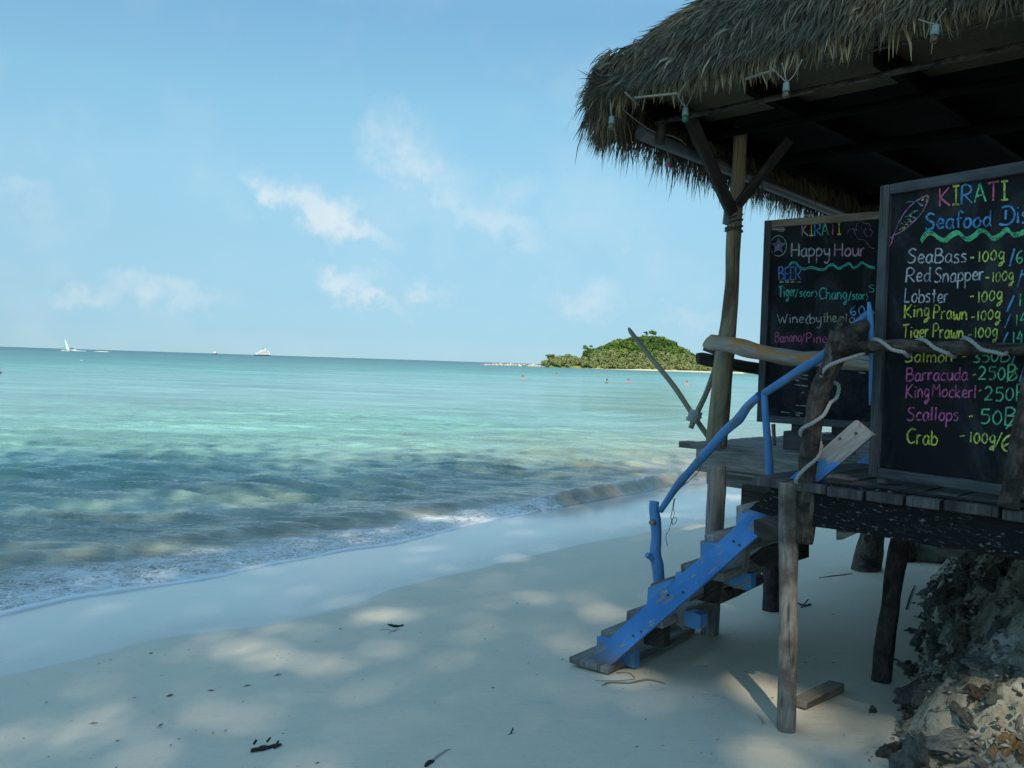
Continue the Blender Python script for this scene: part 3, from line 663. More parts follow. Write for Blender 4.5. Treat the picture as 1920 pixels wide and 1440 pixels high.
mb = MB(); mb.prism(ppoly([(1568,985),(1568,1013),(1578,1012),(1628,990),(1622,984)], .10), E2*.02); mb.build('wedge_board', M['grey_wood'], hut)
mb = MB(); mb.prism(ppoly([(1757,1020),(1757,1043),(1780,1046),(1840,1026)], .10), E2*.02); mb.build('wedge_board', M['plank_dark'], hut)
# stilts
def stilt(px, mtl, name='stilt', rough=.07, base=None):
    gp = GR(px[0][0], px[0][1]); Yb = gp.y
    pts, rad = tp([(u, v, Yb+(dY if len(q) > 0 else 0), r) for (u, v, r, dY), q in ((p[:4], p) for p in px)])
    pts[0] = pts[0]-V((0, 0, .10))
    mb = MB(); mb.tube(pts, rad, seg=16, rough=rough, step=.05, nf=7); return mb.build(name, mtl, hut)
stilt([(1474,1366,17,0),(1477,1250,17,0),(1478,1100,17,0),(1478,1000,18,0),(1478,903,18,0)], M['pale_bark'])
stilt([(1331,1190,16.5,0),(1336,1080,17,-.01),(1341,970,17.5,-.02),(1344,872,18,-.03)], M['grey_wood'])
stilt([(1446,1144,16,0),(1448,1050,16,0),(1450,960,16,0)], M['black_bark'], rough=.10)
stilt([(1650,1277,17.5,0),(1660,1200,17.5,0),(1671,1120,17,0),(1684,1040,18,0),(1692,985,18,0)], M['black_bark'], rough=.10)
stilt([(1619,1068,26,0),(1632,1030,24,0),(1640,980,22,0)], M['bark'], rough=.08)
stilt([(1700,1052,13,0),(1704,990,13,0)], M['black_bark'])
# main pole that carries the roof corner
pts, rad = tp([(1343,838,5.62,20),(1350,760,5.62,19),(1356,690,5.62,18.5),(1361,650,5.63,17.5),(1367,600,5.64,14.5),(1372,540,5.65,13.2),(1374,480,5.62,13.2),(1377,420,5.58,13.5),(1382,360,5.52,12.5),(1386,300,5.46,12.5),(1389,230,5.42,12.5),(1390,185,5.40,12.5)])
MB().tube(pts, rad, seg=18, rough=.05, step=.05, nf=4).build('corner_pole', M['pole_wood'], hut)
for px in ([(1372,398,5.48,10),(1288,210,4.95,10)], [(1383,385,5.50,9),(1480,262,5.40,9)]):
    pts, rad = tp(px); d = (pts[-1]-pts[0]); MB().box((pts[0]+pts[-1])/2, d, d.cross(V((0, 1, 0))), d.cross(d.cross(V((0, 1, 0)))), d.length, rad[0]*2, rad[0]*1.6).build('brace', M['dark_wood'], hut, .004)
mb = MB(); p = P(1363, 407, 5.56); mb.box(p, EZ, X0, V((0, 1, 0)), .09, .05, .04, taper=.3); mb.build('junction_box', M['bowl'], hut, .004)
mb = MB()
for v0, v1 in ((413, 402), (420, 412), (433, 424), (428, 434)):
    c = P(1376, (v0+v1)/2, 5.58); n = 22; r = .054
    mb.tube([c+V((math.cos(6.2832*i/n)*r, math.sin(6.2832*i/n)*r, -(v1-v0)*-.0018*math.cos(6.2832*i/n)*-1)) for i in range(n+1)], .0065, seg=6, rough=.02, caps=False)
mb.build('lashing', M['cord'], hut)
# roof timbers and flat ceiling
CZ = 3.51
EX = 5.0
for i in range(7):
    for j in range(7):
        w = (EX-.45)/7
        MB().box(RB(.22+w*(i+.5), .22+w*(j+.5), CZ+.02), E1, E2, EZ, w-.006, w-.006, .012).build('ceiling_panel', M['soffit'] if j == 0 else M['ceiling'], hut)  # outer row brown, inner panels carry painted shade
for i in range(8):
    w = (EX-.45)/7
    MB().box(RB(.22+w*i+(.02 if i == 0 else 0), EX/2, CZ-.045), E2, E1, EZ, EX-.5, .05, .09).build('ceiling_joist', M['shaded_roof_wood'], hut, .003)
for bb, t in ((.36, .020), (.80, .03), (1.6, .05), (3.2, .05)):
    MB().tube([RB(.2, bb, CZ-.10), RB(EX-.3, bb, CZ-.10)], t*.8, seg=8, rough=.03).build('purlin', M['shaded_roof_wood'] if bb > .4 else M['bark'], hut)
q0, q1 = P(1200, 250, 4.926), P(1560, 395, 6.70); pts = [q0, q0.lerp(q1, .5), q1+(q1-q0)*.7]
MB().tube(pts, .038, seg=12, rough=.01).build('eave_pipe', M['pipe'], hut)
pts, rad = tp([(1238,270,4.95,9), (1244,190,4.95,9)]); MB().tube(pts, rad, seg=8).build('hanger', M['dark_wood'], hut)
for s, e in ((RB(EX-.35, .3, 0), RB(EX-.35, EX-.35, 0)), (RB(.3, EX-.35, 0), RB(EX-.35, EX-.35, 0))):  # unseen rear walls, added to keep light off the ceiling
    if True:
        d = e-s; n = 14
        for k in range(n):
            if (s-RB(.3, EX-.35, 0)).length < .01 and k < 5: continue
            MB().box(s+d*((k+.5)/n)+EZ*(DZ+.97), EZ, d, d.cross(EZ), 1.94, d.length/n-.004, .02).build('shade_wall_board', M['shaded_roof_wood'], hut)
# rails
pts, rad = tp([(1326,640,5.42,13),(1332,642,5.42,15),(1360,646,5.40,15),(1395,653,5.34,16),(1420,660,5.28,15),(1460,668,5.2,15),(1500,672,5.12,14),(1545,674,5.02,15),(1590,678,4.95,15),(1640,683,4.86,15),(1700,690,4.75,14)])
MB().tube(pts, rad, seg=18, rough=.13, step=.04, nf=6).build('rail_log', M['log_orange'], hut)
pts, rad = tp([(1308,673,5.86,10.5),(1316,673,5.86,12),(1345,678,5.84,12),(1440,694,5.8,11),(1640,715,5.6,11)])
MB().tube(pts, rad, seg=14, rough=.05).build('rail_log', M['dark_wood'], hut)
pts, rad = tp([(1319,652,5.72,5),(1345,661,5.70,6),(1362,668,5.7,5)]); MB().tube(pts, rad, seg=10).build('rail_stub', M['bark'], hut)
# gnarled branch post, its fork and the roped rail
mb = MB()
pts, rad = tp([(1507,1018,3.90,16),(1510,975,3.90,17),(1514,930,3.90,17.5),(1514,890,3.90,17),(1518,840,3.91,17),(1526,790,3.92,17),(1534,750,3.92,17),(1548,708,3.92,16.5),(1560,680,3.92,17),(1569,650,3.92,20),(1576,625,3.92,20)]); mb.tube(pts, rad, seg=18, rough=.13, step=.03, nf=9)
pts, rad = tp([(1566,664,3.93,15),(1570,635,3.93,9),(1575,612,3.93,7),(1580,597,3.93,6)]); mb.tube(pts, rad, seg=12, rough=.12, step=.03)
pts, rad = tp([(1572,650,3.92,18),(1590,632,3.91,20),(1604,620,3.91,16),(1618,612,3.91,13),(1627,608,3.91,8)]); mb.tube(pts, rad, seg=14, rough=.2, step=.02, nf=14)
pts, rad = tp([(1549,696,3.89,8),(1541,697,3.87,7),(1534,694,3.85,5)]); mb.tube(pts, rad, seg=10, rough=.15, step=.02)
mb.build('branch_post', M['bark'], hut)
pts, rad = tp([(1572,648,3.90,20),(1600,655,3.88,15),(1630,650,3.85,11),(1680,648,3.76,12),(1740,650,3.66,11),(1800,652,3.56,13),(1860,654,3.47,12),(1930,655,3.36,12),(2060,655,3.18,12)])
MB().tube(pts, rad, seg=16, rough=.10, step=.03, nf=8).build('rail_branch', M['bark'], hut)
pts, rad = tp([(1890,952,3.26,19),(1898,915,3.26,17),(1907,860,3.26,16),(1921,790,3.26,17),(1936,700,3.26,15),(1952,600,3.26,14)])
MB().tube(pts, rad, seg=16, rough=.14, step=.03, nf=11).build('branch_post', M['bark'], hut)
mb = MB(); c0, c1 = P(1339, 1098, 5.5), P(1346, 1117, 5.4)
mb.tube([P(1350,1117,4.95), P(1420,1085,5.7)], .045, seg=12, rough=.05).build('under_log', M['bark'], hut)

# rope spiralling along the branch rail
def rope(pts, r, name, parent, mtl=M['rope'], pitch=.045, step=.012):
    Pn = []
    for i in range(len(pts)-1):
        p0, p1, p2, p3 = pts[max(i-1, 0)], pts[i], pts[i+1], pts[min(i+2, len(pts)-1)]
        n = max(3, int((p2-p1).length/step))
        for k in range(n):
            t = k/n; Pn.append(.5*((2*p1)+(-p0+p2)*t+(2*p0-5*p1+4*p2-p3)*t*t+(-p0+3*p1-3*p2+p3)*t**3))
    Pn.append(pts[-1]); mb = MB()
    for s in range(3):
        L = 0; q = []; N = (Pn[1]-Pn[0]).orthogonal().normalized()
        for i, p in enumerate(Pn):
            T = (Pn[min(i+1, len(Pn)-1)]-Pn[max(i-1, 0)]).normalized(); N = (N-T*N.dot(T)).normalized(); B = T.cross(N)
            if i: L += (p-Pn[i-1]).length
            a = 6.2832*(L/pitch+s/3); q.append(p+(N*math.cos(a)+B*math.sin(a))*r*.52)
        b = len(mb.v); N = (q[1]-q[0]).orthogonal().normalized()
        for i, p in enumerate(q):
            T = (q[min(i+1, len(q)-1)]-q[max(i-1, 0)]).normalized(); N = (N-T*N.dot(T)).normalized(); B = T.cross(N)
            for k in range(6):
                a = 6.2832*k/6; mb.v.append(tuple(p+(N*math.cos(a)+B*math.sin(a))*r*.56))
        for i in range(len(q)-1):
            for k in range(6):
                mb.f.append((b+i*6+k, b+i*6+(k+1) % 6, b+(i+1)*6+(k+1) % 6, b+(i+1)*6+k)); mb.sm.append(True); mb.uv.append([(0, 0)]*4)
    return mb.build(name, mtl, parent)
def pr(L): return [P(u, v, Y) for u, v, Y in L]
r1 = rope(pr([(1950,668,3.31),(1935,640,3.30),(1960,640,3.40)]) + [], .009, 'rope', None) if False else None
rp = pr([(1905,638,3.50),(1885,664,3.40),(1868,661,3.42),(1840,655,3.46),(1822,640,3.48),(1808,634,3.56),(1800,645,3.62),
         (1790,668,3.60),(1775,662,3.56),(1752,652,3.60),(1738,640,3.62),(1724,636,3.69),(1712,646,3.76),
         (1704,668,3.74),(1695,661,3.70),(1672,655,3.72),(1655,642,3.76),(1641,636,3.82),(1630,645,3.90),
         (1622,661,3.86),(1600,669,3.83),(1575,677,3.82),(1555,685,3.83),(1543,696,3.85),(1541,706,3.90),(1552,712,3.98),(1572,722,3.99),(1569,745,3.97),
         (1556,757,3.88),(1545,778,3.86),(1522,794,3.85),(1506,802,3.86),(1501,812,3.90),(1510,820,3.97),(1535,826,3.98),(1540,840,3.95),
         (1533,858,3.87),(1515,874,3.85),(1500,888,3.85),(1493,900,3.87),(1496,911,3.94)])
o = rope(rp, .0095, 'rope', None); tag(o, 'thick pale twisted rope wound round the gnarled branch post and rail', 'rope')

# ------------------------------------------------------------------ thatch
def roof_top(a, b):
    q = np.stack([a, b, EX-a, EX-b]); k = .10
    sm = -k*np.log(np.exp(-q/k).sum(0))
    sm = np.maximum(sm, -.15)
    return 3.56+.14*(1-np.exp(-np.clip(sm, 0, 9)/.08))+np.clip(sm, 0, 9)*.93
def roof_tops(a, b): return float(roof_top(np.array(float(a)), np.array(float(b))))
aa = np.linspace(-.02, EX+.02, 90); A_, B_ = np.meshgrid(aa, aa); Zr = roof_top(A_, B_)-.03+(fbm(A_*3, B_*3, 3)-.45)*.06
Pg = np.array(RC)[None, :]*0; e1, e2 = np.array(E1), np.array(E2); rc = np.array(RC)
pos = rc+A_.reshape(-1, 1)*e1+B_.reshape(-1, 1)*e2+np.stack([0*Zr.ravel(), 0*Zr.ravel(), Zr.ravel()], -1)
np_mesh('thatch_bed', pos, grid_faces(90, 90), M['thatch_core'], hut, smooth=True)
# thick edge of the bed
mb = MB()
for s, e in ((RB(0, 0, 0), RB(EX, 0, 0)), (RB(0, 0, 0), RB(0, EX, 0))):
    n = 40
    d = (e-s).normalized(); inn = E2 if abs(d.dot(E1)) > .5 else E1
    for k in range(n):
        p, q = s+(e-s)*(k/n), s+(e-s)*((k+1)/n)
        mb.poly([p+EZ*3.53+inn*.05, q+EZ*3.53+inn*.05, q+EZ*3.60, p+EZ*3.60]); mb.poly([p+EZ*3.53+inn*.05, p+EZ*3.53+inn*.30, q+EZ*3.53+inn*.30, q+EZ*3.53+inn*.05])
mb.build('thatch_edge', M['thatch_core'], hut)

def blades(name, p, d0, d1, L, W, tone, mtl, nseg=3, kind='stuff', curl=.0):
    """p start, d0 start direction, d1 end direction, tapered strips"""
    n = len(p); p = p.copy(); vs = []
    side = np.cross(d0+d1, rng.normal(size=(n, 3))); side /= np.linalg.norm(side, axis=1)[:, None]
    cur = p; pts = [cur]
    for k in range(nseg):
        t = (k+.5)/nseg; dd = d0*(1-t)+d1*t+rng.normal(size=(n, 3))*curl; dd /= np.linalg.norm(dd, axis=1)[:, None]
        cur = cur+dd*(L/nseg)[:, None]; pts.append(cur)
    ws = [1, 1, .75, .08] if nseg == 3 else np.linspace(1, .1, nseg+1)
    for k, q in enumerate(pts): vs += [q-side*(W*ws[k]/2)[:, None], q+side*(W*ws[k]/2)[:, None]]
    v = np.stack(vs, 1).reshape(-1, 3); m_ = 2*(nseg+1); base = np.arange(n)[:, None]*m_
    f = np.concatenate([base+np.array([2*k, 2*k+1, 2*k+3, 2*k+2])[None, :] for k in range(nseg)], 0)
    o = np_mesh(name, v, f, mtl, hut, attrs={'tone': np.repeat(tone, m_)}); o['kind'] = kind; return o
def unit(v): return v/np.linalg.norm(v, axis=1)[:, None]
def w3(a, b, z): return rc+a[:, None]*e1+b[:, None]*e2+np.stack([0*z, 0*z, z], -1)
# surface straw on the visible faces
n = 90000
a = rng.random(n)**1.3*3.2+.0; b = rng.random(n)**1.6*2.6+.0
sw = rng.random(n) < .3; a, b = np.where(sw, b, a), np.where(sw, a, b)
eps = .03
gx = (roof_top(a+eps, b)-roof_top(a-eps, b))/(2*eps); gy = (roof_top(a, b+eps)-roof_top(a, b-eps))/(2*eps)
gm = np.sqrt(gx**2+gy**2)+1e-6
down = -(gx/gm)[:, None]*e1-(gy/gm)[:, None]*e2; down[:, 2] -= np.minimum(gm, 1.6); down = unit(down)
p = w3(a, b, roof_top(a, b)+rng.random(n)*.035)
d0 = unit(down+rng.normal(size=(n, 3))*.13+np.array([0, 0, .02])); d1 = unit(down+rng.normal(size=(n, 3))*.22+np.array([0, 0, -.12]))
mossy = fbm(a*1.1+3, b*1.1, 3)
tone = np.clip(.25+.5*rng.random(n)+.5*(mossy-.45), 0, 1)
blades('surface_straw', p, d0, d1, .09+.12*rng.random(n), .004+.005*rng.random(n), tone, M['straw_moss'])
# hanging fringe, near eave
def fringe(name, along, inw, length, n, zlo, zhi, Lr, tone_lo, tone_hi, outk=.35, W=(.005, .010), mtl='straw', inn=(.0, .14), depth_bias=1.0):
    s = rng.random(n)*length; hgt = rng.random(n); q = inn[0]+(inn[1]-inn[0])*hgt*depth_bias
    cl = vn(s*11, s*0)*.6+vn(s*37, s*0+5)*.4
    z = zlo+(zhi-zlo)*hgt
    if along is na1: z = z+np.clip(s-1.2, 0, 3)*.05
    p = rc+s[:, None]*along+q[:, None]*inw+np.stack([0*z, 0*z, z+.02*rng.normal(size=n)], -1)
    o = -inw*(outk*(.4+.8*hgt))[:, None]+rng.normal(size=(n, 3))*.17+(cl-.5)[:, None]*along*.7
    d0 = unit(np.array([0, 0, -.55])+o*1.3); d1 = unit(np.array([0, 0, -1.0])+o*.45+rng.normal(size=(n, 3))*.12)
    L = (Lr[0]+(Lr[1]-Lr[0])*rng.random(n))*(.75+.5*cl)
    tone = np.clip(tone_lo+(tone_hi-tone_lo)*rng.random(n)**1.2+.18*(cl-.5), 0, 1)
    return blades(name, p, d0, d1, L, W[0]+(W[1]-W[0])*rng.random(n), tone, M[mtl], curl=.06)
na1, na2 = np.array(E1), np.array(E2)
fringe('eave_fringe', na1, na2, 4.2, 5600, 3.56, 3.74, (.11, .22), .15, .95, W=(.007, .013))
fringe('eave_fringe', na1, na2, 4.2, 2600, 3.53, 3.64, (.10, .22), .35, 1.0, W=(.009, .016))
fringe('eave_fringe', na1, na2, 4.2, 3600, 3.66, 3.80, (.12, .20), .05, .7, outk=.5, inn=(.02, .16), W=(.006, .012))
fringe('eave_fringe', na2, na1, 4.9, 8000, 3.46, 3.64, (.15, .28), .0, .55)
fringe('eave_fringe', na2, na1, 4.9, 3300, 3.43, 3.52, (.18, .34), .0, .5, W=(.005, .010), outk=.15)
fringe('eave_fringe', na2, na1, 3.0, 3400, 3.58, 3.74, (.13, .22), .0, .5, outk=.5, inn=(.0, .14))
# loose corner tuft dropping lower than the rest
n = 2600; th = rng.random(n)*1.57; hh = rng.random(n)
dirc = -(np.cos(th)[:, None]*na1+np.sin(th)[:, None]*na2); z = 3.44+.22*hh
p = rc+np.stack([0*z, 0*z, z], -1)+dirc*(.02-.12*hh[:, None])+ (na1+na2)*.10
d0 = unit(dirc*.3+np.array([0, 0, -.7])+rng.normal(size=(n, 3))*.16); d1 = unit(dirc*.2+np.array([0, 0, -1])+rng.normal(size=(n, 3))*.12)
blades('corner_tuft', p, d0, d1, .12+.18*rng.random(n), .005+.006*rng.random(n), np.clip(.1+.6*rng.random(n), 0, 1), M['straw'])
# stray sticks showing at the fringe
for px in ([(1190,183,4.5),(1270,175,4.3)], [(1398,148,3.95),(1450,132,3.8)], [(1172,173,4.55),(1198,197,4.6)]):
    MB().tube(pr(px), .006, seg=6).build('thatch_stick', M['bamboo'], hut)
MB().tube([RB(1.35, .06, 3.42), RB(4.2, .08, 3.44)], .007, seg=6).build('thatch_batten', M['bark'], hut)
mb = MB(); mb.tube(pr([(1112,134,4.72),(1120,138,4.72),(1116,150,4.74)]), .02, seg=8, rough=.2).build('ridge_knot', M['dark_wood'], hut)

# ------------------------------------------------------------------ staircase
st = empty('staircase', GR(1110, 1256), 'weathered plank staircase with blue stringers from the sand to the deck', 'staircase')
TB = .09; e2s = V((.64, .768, 0)); nrm2 = E2
mb = MB(); mb.prism([onb(u, v, TB-.015) for u, v in [(1084,1255),(1128,1262),(1200,1198),(1300,1112),(1400,1023),(1450,980),(1540,898),(1637,816),(1603,788),(1530,853),(1413,955),(1343,1020),(1230,1117),(1160,1180)]], E2*.032)
def two_tone_blue():
    m, g = mat('stringer_blue')
    uv = g.n('ShaderNodeTexCoord').outputs['UV']; ob = g.n('ShaderNodeTexCoord').outputs['Object']
    sx = g.n('ShaderNodeSeparateXYZ', ins={0: ob})
    n1 = g.noise(g.scale(uv, (26, 7, 1)), 1.0, 6, .65); n2 = g.noise(g.scale(uv, (80, 7, 1)), 1.0, 4, .6); n3 = g.noise(g.scale(uv, (6, 3, 1)), 1.0, 3)
    blue = g.mix(g.maprange(n3, .3, .7), (.045,.185,.47), (.065,.25,.60)); grey = g.mix(g.maprange(n2, .3, .7), (.20,.20,.19), (.33,.33,.31))
    blue = g.mix(g.maprange(n2, .60, .75, 0.0, .3), blue, (.06,.13,.28))
    f = g.maprange(g.math('ADD', n1, g.math('MULTIPLY', n2, .18)), .665, .70)
    z = g.math('ADD', sx.outputs[2], g.math('MULTIPLY', g.math('SUBTRACT', n1, .5), .10))
    top = g.maprange(g.math('ADD', z, g.math('MULTIPLY', sx.outputs[0], .25)), STZ, STZ+.015, 0.0, 1.0); foot = g.maprange(z, .28, .50, 1.0, 0.0)
    col = g.mix(f, blue, grey); col = g.mix(top, col, grey); col = g.mix(g.math('MULTIPLY', foot, .85), col, (.17,.16,.13))
    out(g, g.n('ShaderNodeBsdfPrincipled', ins={'Base Color': col, 'Roughness': .6, 'Normal': bump(g, n2, .35, .003), 'Specular IOR Level': .3})); return m
pz = onb(1558, 868, TB); gst = GR(1110, 1256)
STZ = pz.z-gst.z*0+ (pz.x)*.25   # in object space (children share world axes; origin offset removed by link_mesh)
M['stringer'] = two_tone_blue()
mb.build('stringer', M['stringer'], st, .003)
mb = MB(); mb.prism([onb(u, v, 1.10) for u, v in [(1190,1243),(1267,1192),(1358,1120),(1427,1063),(1520,986),(1642,886),(1642,842),(1600,872),(1427,1005),(1340,1075),(1230,1160),(1165,1215)]], E2*.035)
mb.build('stringer', M['blue'], st, .003)
treads = [(1062,1236),(1122,1183),(1170,1148),(1214,1096),(1272,1058),(1317,1003),(1376,949)]
cle = [None, [(1119,1193),(1119,1224),(1150,1200)], None, [(1215,1101),(1212,1140),(1266,1084)], [(1267,1073),(1265,1099),(1288,1076)], [(1313,1014),(1313,1049),(1345,1020)], [(1380,966),(1380,990),(1412,956)]]
for k, (u, v) in enumerate(treads):
    p = onb(u, v, TB); z = p.z; dpt = random.uniform(.22, .25); th = random.uniform(.048, .062)
    if k == 0: th = .04; p = PZ(1062, 1232, .325); dpt = .27
    n1_ = V((e2s.y, -e2s.x, 0))
    w = .98 if k else 1.02
    c = p+e2s*(w/2+.022)+n1_*(dpt/2)-EZ*(th/2)
    MB().box(c, e2s, n1_, EZ, w, dpt, th, jit=.003).build('tread', M['grey_wood'], st, .006)
    if cle[k]:
        MB().prism([onb(a_, b_, TB-.010) for a_, b_ in cle[k]], E2*.04).build('cleat', M['blue'], st)
for mk, bb, th_, px in [('blue', .20, .05, [(1158,1244),(1189,1253),(1189,1210),(1178,1216)]), ('dark_wood', .22, .06, [(1192,1203),(1240,1216),(1245,1214),(1245,1168),(1238,1168)]),
        ('grey_wood', .30, .06, [(1252,1160),(1283,1181),(1287,1138)]), ('blue', .26, .07, [(1283,1146),(1283,1173),(1308,1181),(1313,1176),(1313,1154),(1300,1148)]),
        ('dark_wood', .30, .06, [(1290,1120),(1338,1132),(1347,1086),(1332,1088)]), ('grey_wood', .35, .05, [(1360,1070),(1394,1078),(1398,1034)]),
        ('blue', .40, .05, [(1349,1090),(1376,1102),(1400,1107),(1408,1103),(1408,1076),(1398,1075)]), ('dark_wood', .5, .35, [(1402,1046),(1432,1024),(1460,1024),(1460,1062),(1425,1062)])]:
    MB().prism([onb(a_, b_, bb) for a_, b_ in px], E2*th_).build('bracket', M[mk], st, .003)
MB().box(AB(-1.30, .62, .235), e2s, V((e2s.y, -e2s.x, 0)), EZ, 1.1, .05, .06).build('foot_board', M['dark_wood'], st)
# landing edge plank, painted
pl = onb(1432, 899, TB)
MB().box(pl+e2s*.53+V((e2s.y, -e2s.x, 0))*.07-EZ*.02, e2s, V((e2s.y, -e2s.x, 0)), EZ, 1.0, .15, .04).build('tread', M['blue_rail'], st, .004)
MB().box(pl+e2s*.53+V((e2s.y, -e2s.x, 0))*.02-EZ*.14, e2s, V((e2s.y, -e2s.x, 0)), EZ, 1.0, .022, .19).build('riser', M['frame_grey'], st)
# bolts
mb = MB()
for u, v in [(1375,1015),(1386,1022),(1280,1111),(1252,1116),(1187,1192),(1202,1184),(1425,983),(1575,822),(1605,812)]:
    c = onb(u, v, TB-.018); mb.lathe(c, [(.004, .004), (.007, 0), (.005, -.004)], -E2, 8)
mb.build('bolt', M['iron'], st)
# handrail
mb = MB(); pts, rad = tp([(1238,1135,5.0,10),(1236,1095,5.0,10.5),(1233,1060,5.0,12),(1229,1040,5.0,11),(1231,1005,5.0,9.5),(1229,975,5.0,10.5),(1226,955,5.0,9.5),(1227,940,5.0,9)]); mb.tube(pts, rad, seg=14, rough=.06, step=.03)
pts, rad = tp([(1232,1058,5.0,6),(1222,1047,4.98,5.5),(1212,1040,4.97,5.5)]); mb.tube(pts, rad, seg=10, rough=.05)
mb.build('newel_post', M['blue_rail'], st)
pts, rad = tp([(1227,979,4.985,6),(1221,980,4.955,5)]); MB().tube(pts, rad, seg=12, rough=.02).build('cut_knot', M['tan_wood'], st)
pts, rad = tp([(1238,958,4.97,5.5),(1262,922,4.9,6.5),(1276,903,4.86,8),(1292,885,4.82,7.5),(1330,842,4.7,8.5),(1362,806,4.6,8.5),(1385,785,4.52,9.5),(1402,762,4.47,8),(1424,741,4.40,7.5)])
MB().tube(pts, rad, seg=14, rough=.07, step=.04).build('handrail', M['blue_rail'], st)
pts, rad = tp([(1434,737,4.36,7),(1470,714,4.27,8),(1510,688,4.18,8.5),(1550,661,4.09,8.5),(1590,622,4.02,8),(1636,582,3.96,7)])
MB().tube(pts, rad, seg=14, rough=.05, step=.04).build('handrail', M['blue_rail'], st)
pts, rad = tp([(1443,899,4.36,7),(1442,860,4.36,7.5),(1437,800,4.36,7),(1434,750,4.36,6.5),(1433,733,4.36,5.5)])
MB().tube(pts, rad, seg=14, rough=.06, step=.04).build('rail_post', M['blue_rail'], st)
pts, rad = tp([(1631,760,3.93,2),(1633,700,3.92,3.5),(1634,640,3.91,5),(1632,595,3.91,6),(1629,566,3.91,3)])
MB().tube(pts, rad, seg=10, rough=.06, step=.04).build('rail_post', M['blue_rail'], st)
# thin twine hanging from the handrail
mb = MB()
mb.tube(pr([(1266,934,4.88),(1263,950,4.88),(1264,965,4.88),(1260,978,4.88),(1262,984,4.88),(1268,978,4.88),(1268,971,4.88),(1262,972,4.88),(1258,982,4.88),(1254,995,4.88),(1249,1003,4.88),(1249,1012,4.88),(1252,1024,4.88)]), .0018, seg=5, rough=0, step=.01)
mb.tube(pr([(1264,934,4.88),(1261,955,4.88),(1258,970,4.88),(1261,981,4.88)]), .0022, seg=5, rough=0, step=.01)
mb.tube(pr([(1262,925,4.85),(1290,903,4.78),(1308,886,4.74),(1316,872,4.70)]), .0022, seg=5, rough=0, step=.02)
tag(mb.build('twine', M['cord'], None), 'thin dark twine dangling in a loop from the lower blue handrail', 'twine')
# slender prop and lashed bamboo poles at the seaward rail
def solo(name, px, mtl, label, cat, seg=10, rough=.04, **kw):
    pts, rad = tp(px); o = MB().tube(pts, rad, seg=seg, rough=rough, step=.05, **kw).build(name, mtl); return tag(o, label, cat)
solo('bamboo_pole', [(1179,614,5.95,1.5),(1184,624,5.95,4.5),(1215,664,5.95,5),(1262,722,5.93,5),(1296,773,5.92,5),(1330,822,5.9,5.5)], M['bamboo'], 'long grey bamboo pole with a pointed tip slanting out over the water', 'bamboo pole')
solo('bamboo_pole', [(1345,678,5.80,5),(1325,735,5.83,5.2),(1305,778,5.86,5.5),(1295,803,5.87,5)], M['bamboo'], 'short bamboo strut crossing the long pole beside the corner pole', 'bamboo pole')
mb = MB(); c = P(1302, 781, 5.88)
for k in range(7):
    ax = (P(1308, 770, 5.88)-P(1296, 800, 5.88)).normalized(); cc = c+ax*(.012*(k-3)); N = ax.orthogonal().normalized(); B = ax.cross(N); r = .040+.004*math.sin(k*2)
    mb.tube([cc+(N*math.cos(6.2832*i/14)+B*math.sin(6.2832*i/14))*r for i in range(15)], .0075, seg=6, rough=.03, caps=False)
tag(mb.build('rope_lashing', M['rope']), 'grey rope lashing binding the two crossed bamboo poles', 'rope')
solo('prop_stick', [(1452,836,5.75,3.5),(1450,795,5.75,4)], M['bamboo'], 'slim upright stick under the left end of the happy hour board', 'stick')

# ------------------------------------------------------------------ chalk menu boards
GL = {}
def gl(c, w, *st): GL[c] = (w, st)
# letters: x 0..w, baseline 0, x-height 1, capitals 1.65; 's' strokes smooth, 'l' strokes straight
gl('K', 1.1, 'l', [(0,0),(0,1.65)], 'l', [(.95,1.65),(.05,.75),(1.05,0)]); gl('I', .7, 'l', [(.35,0),(.35,1.65)], 'l', [(0,1.65),(.7,1.65)], 'l', [(0,0),(.7,0)])
gl('R', 1.1, 'l', [(0,0),(.05,1.6)], 's', [(.0,1.6),(.6,1.7),(1,1.3),(.75,.9),(.1,.75)], 'l', [(.3,.78),(1.1,0)]); gl('A', 1.2, 'l', [(0,0),(.55,1.65),(1.15,0)], 'l', [(.2,.55),(.95,.6)])
gl('T', 1.1, 'l', [(.5,0),(.55,1.65)], 'l', [(0,1.6),(1.1,1.68)]); gl('S', 1.0, 's', [(.95,1.5),(.5,1.68),(.1,1.3),(.4,.95),(.85,.65),(.75,.15),(.3,0),(0,.15)])
gl('B', 1.05, 'l', [(.05,0),(.05,1.65)], 's', [(.05,1.62),(.6,1.65),(.85,1.3),(.5,.92),(.1,.88)], 's', [(.1,.88),(.8,.85),(1.05,.4),(.6,.02),(.05,.02)])
gl('L', .8, 'l', [(.08,1.65),(0,0),(.7,.03)]); gl('P', 1.0, 'l', [(0,0),(.08,1.65)], 's', [(.05,1.6),(.6,1.7),(.9,1.25),(.6,.85),(.1,.8)]); gl('M', 1.2, 'l', [(0,0),(.1,1.6),(.55,.9),(1.0,1.6),(1.1,0)])
gl('C', 1.1, 's', [(1.1,1.5),(.6,1.6),(.1,1.1),(.1,.5),(.5,.02),(1.05,.2)]); gl('H', 1.1, 'l', [(0,0),(.05,1.65)], 'l', [(1,0),(1.0,1.65)], 'l', [(0,.8),(1,.85)]); gl('W', 1.6, 'l', [(0,1.55),(.45,0),(.8,1.1),(1.1,0),(1.55,1.6)])
gl('E', .85, 'l', [(.8,1.6),(.05,1.6),(0,0),(.8,.02)], 'l', [(0,.85),(.65,.87)]); gl('D', 1.2, 's', [(-.1,1.55),(.7,1.65),(1.2,1.1),(1.1,.4),(.5,0),(-.35,.1)], 'l', [(.35,1.3),(.3,.5)])
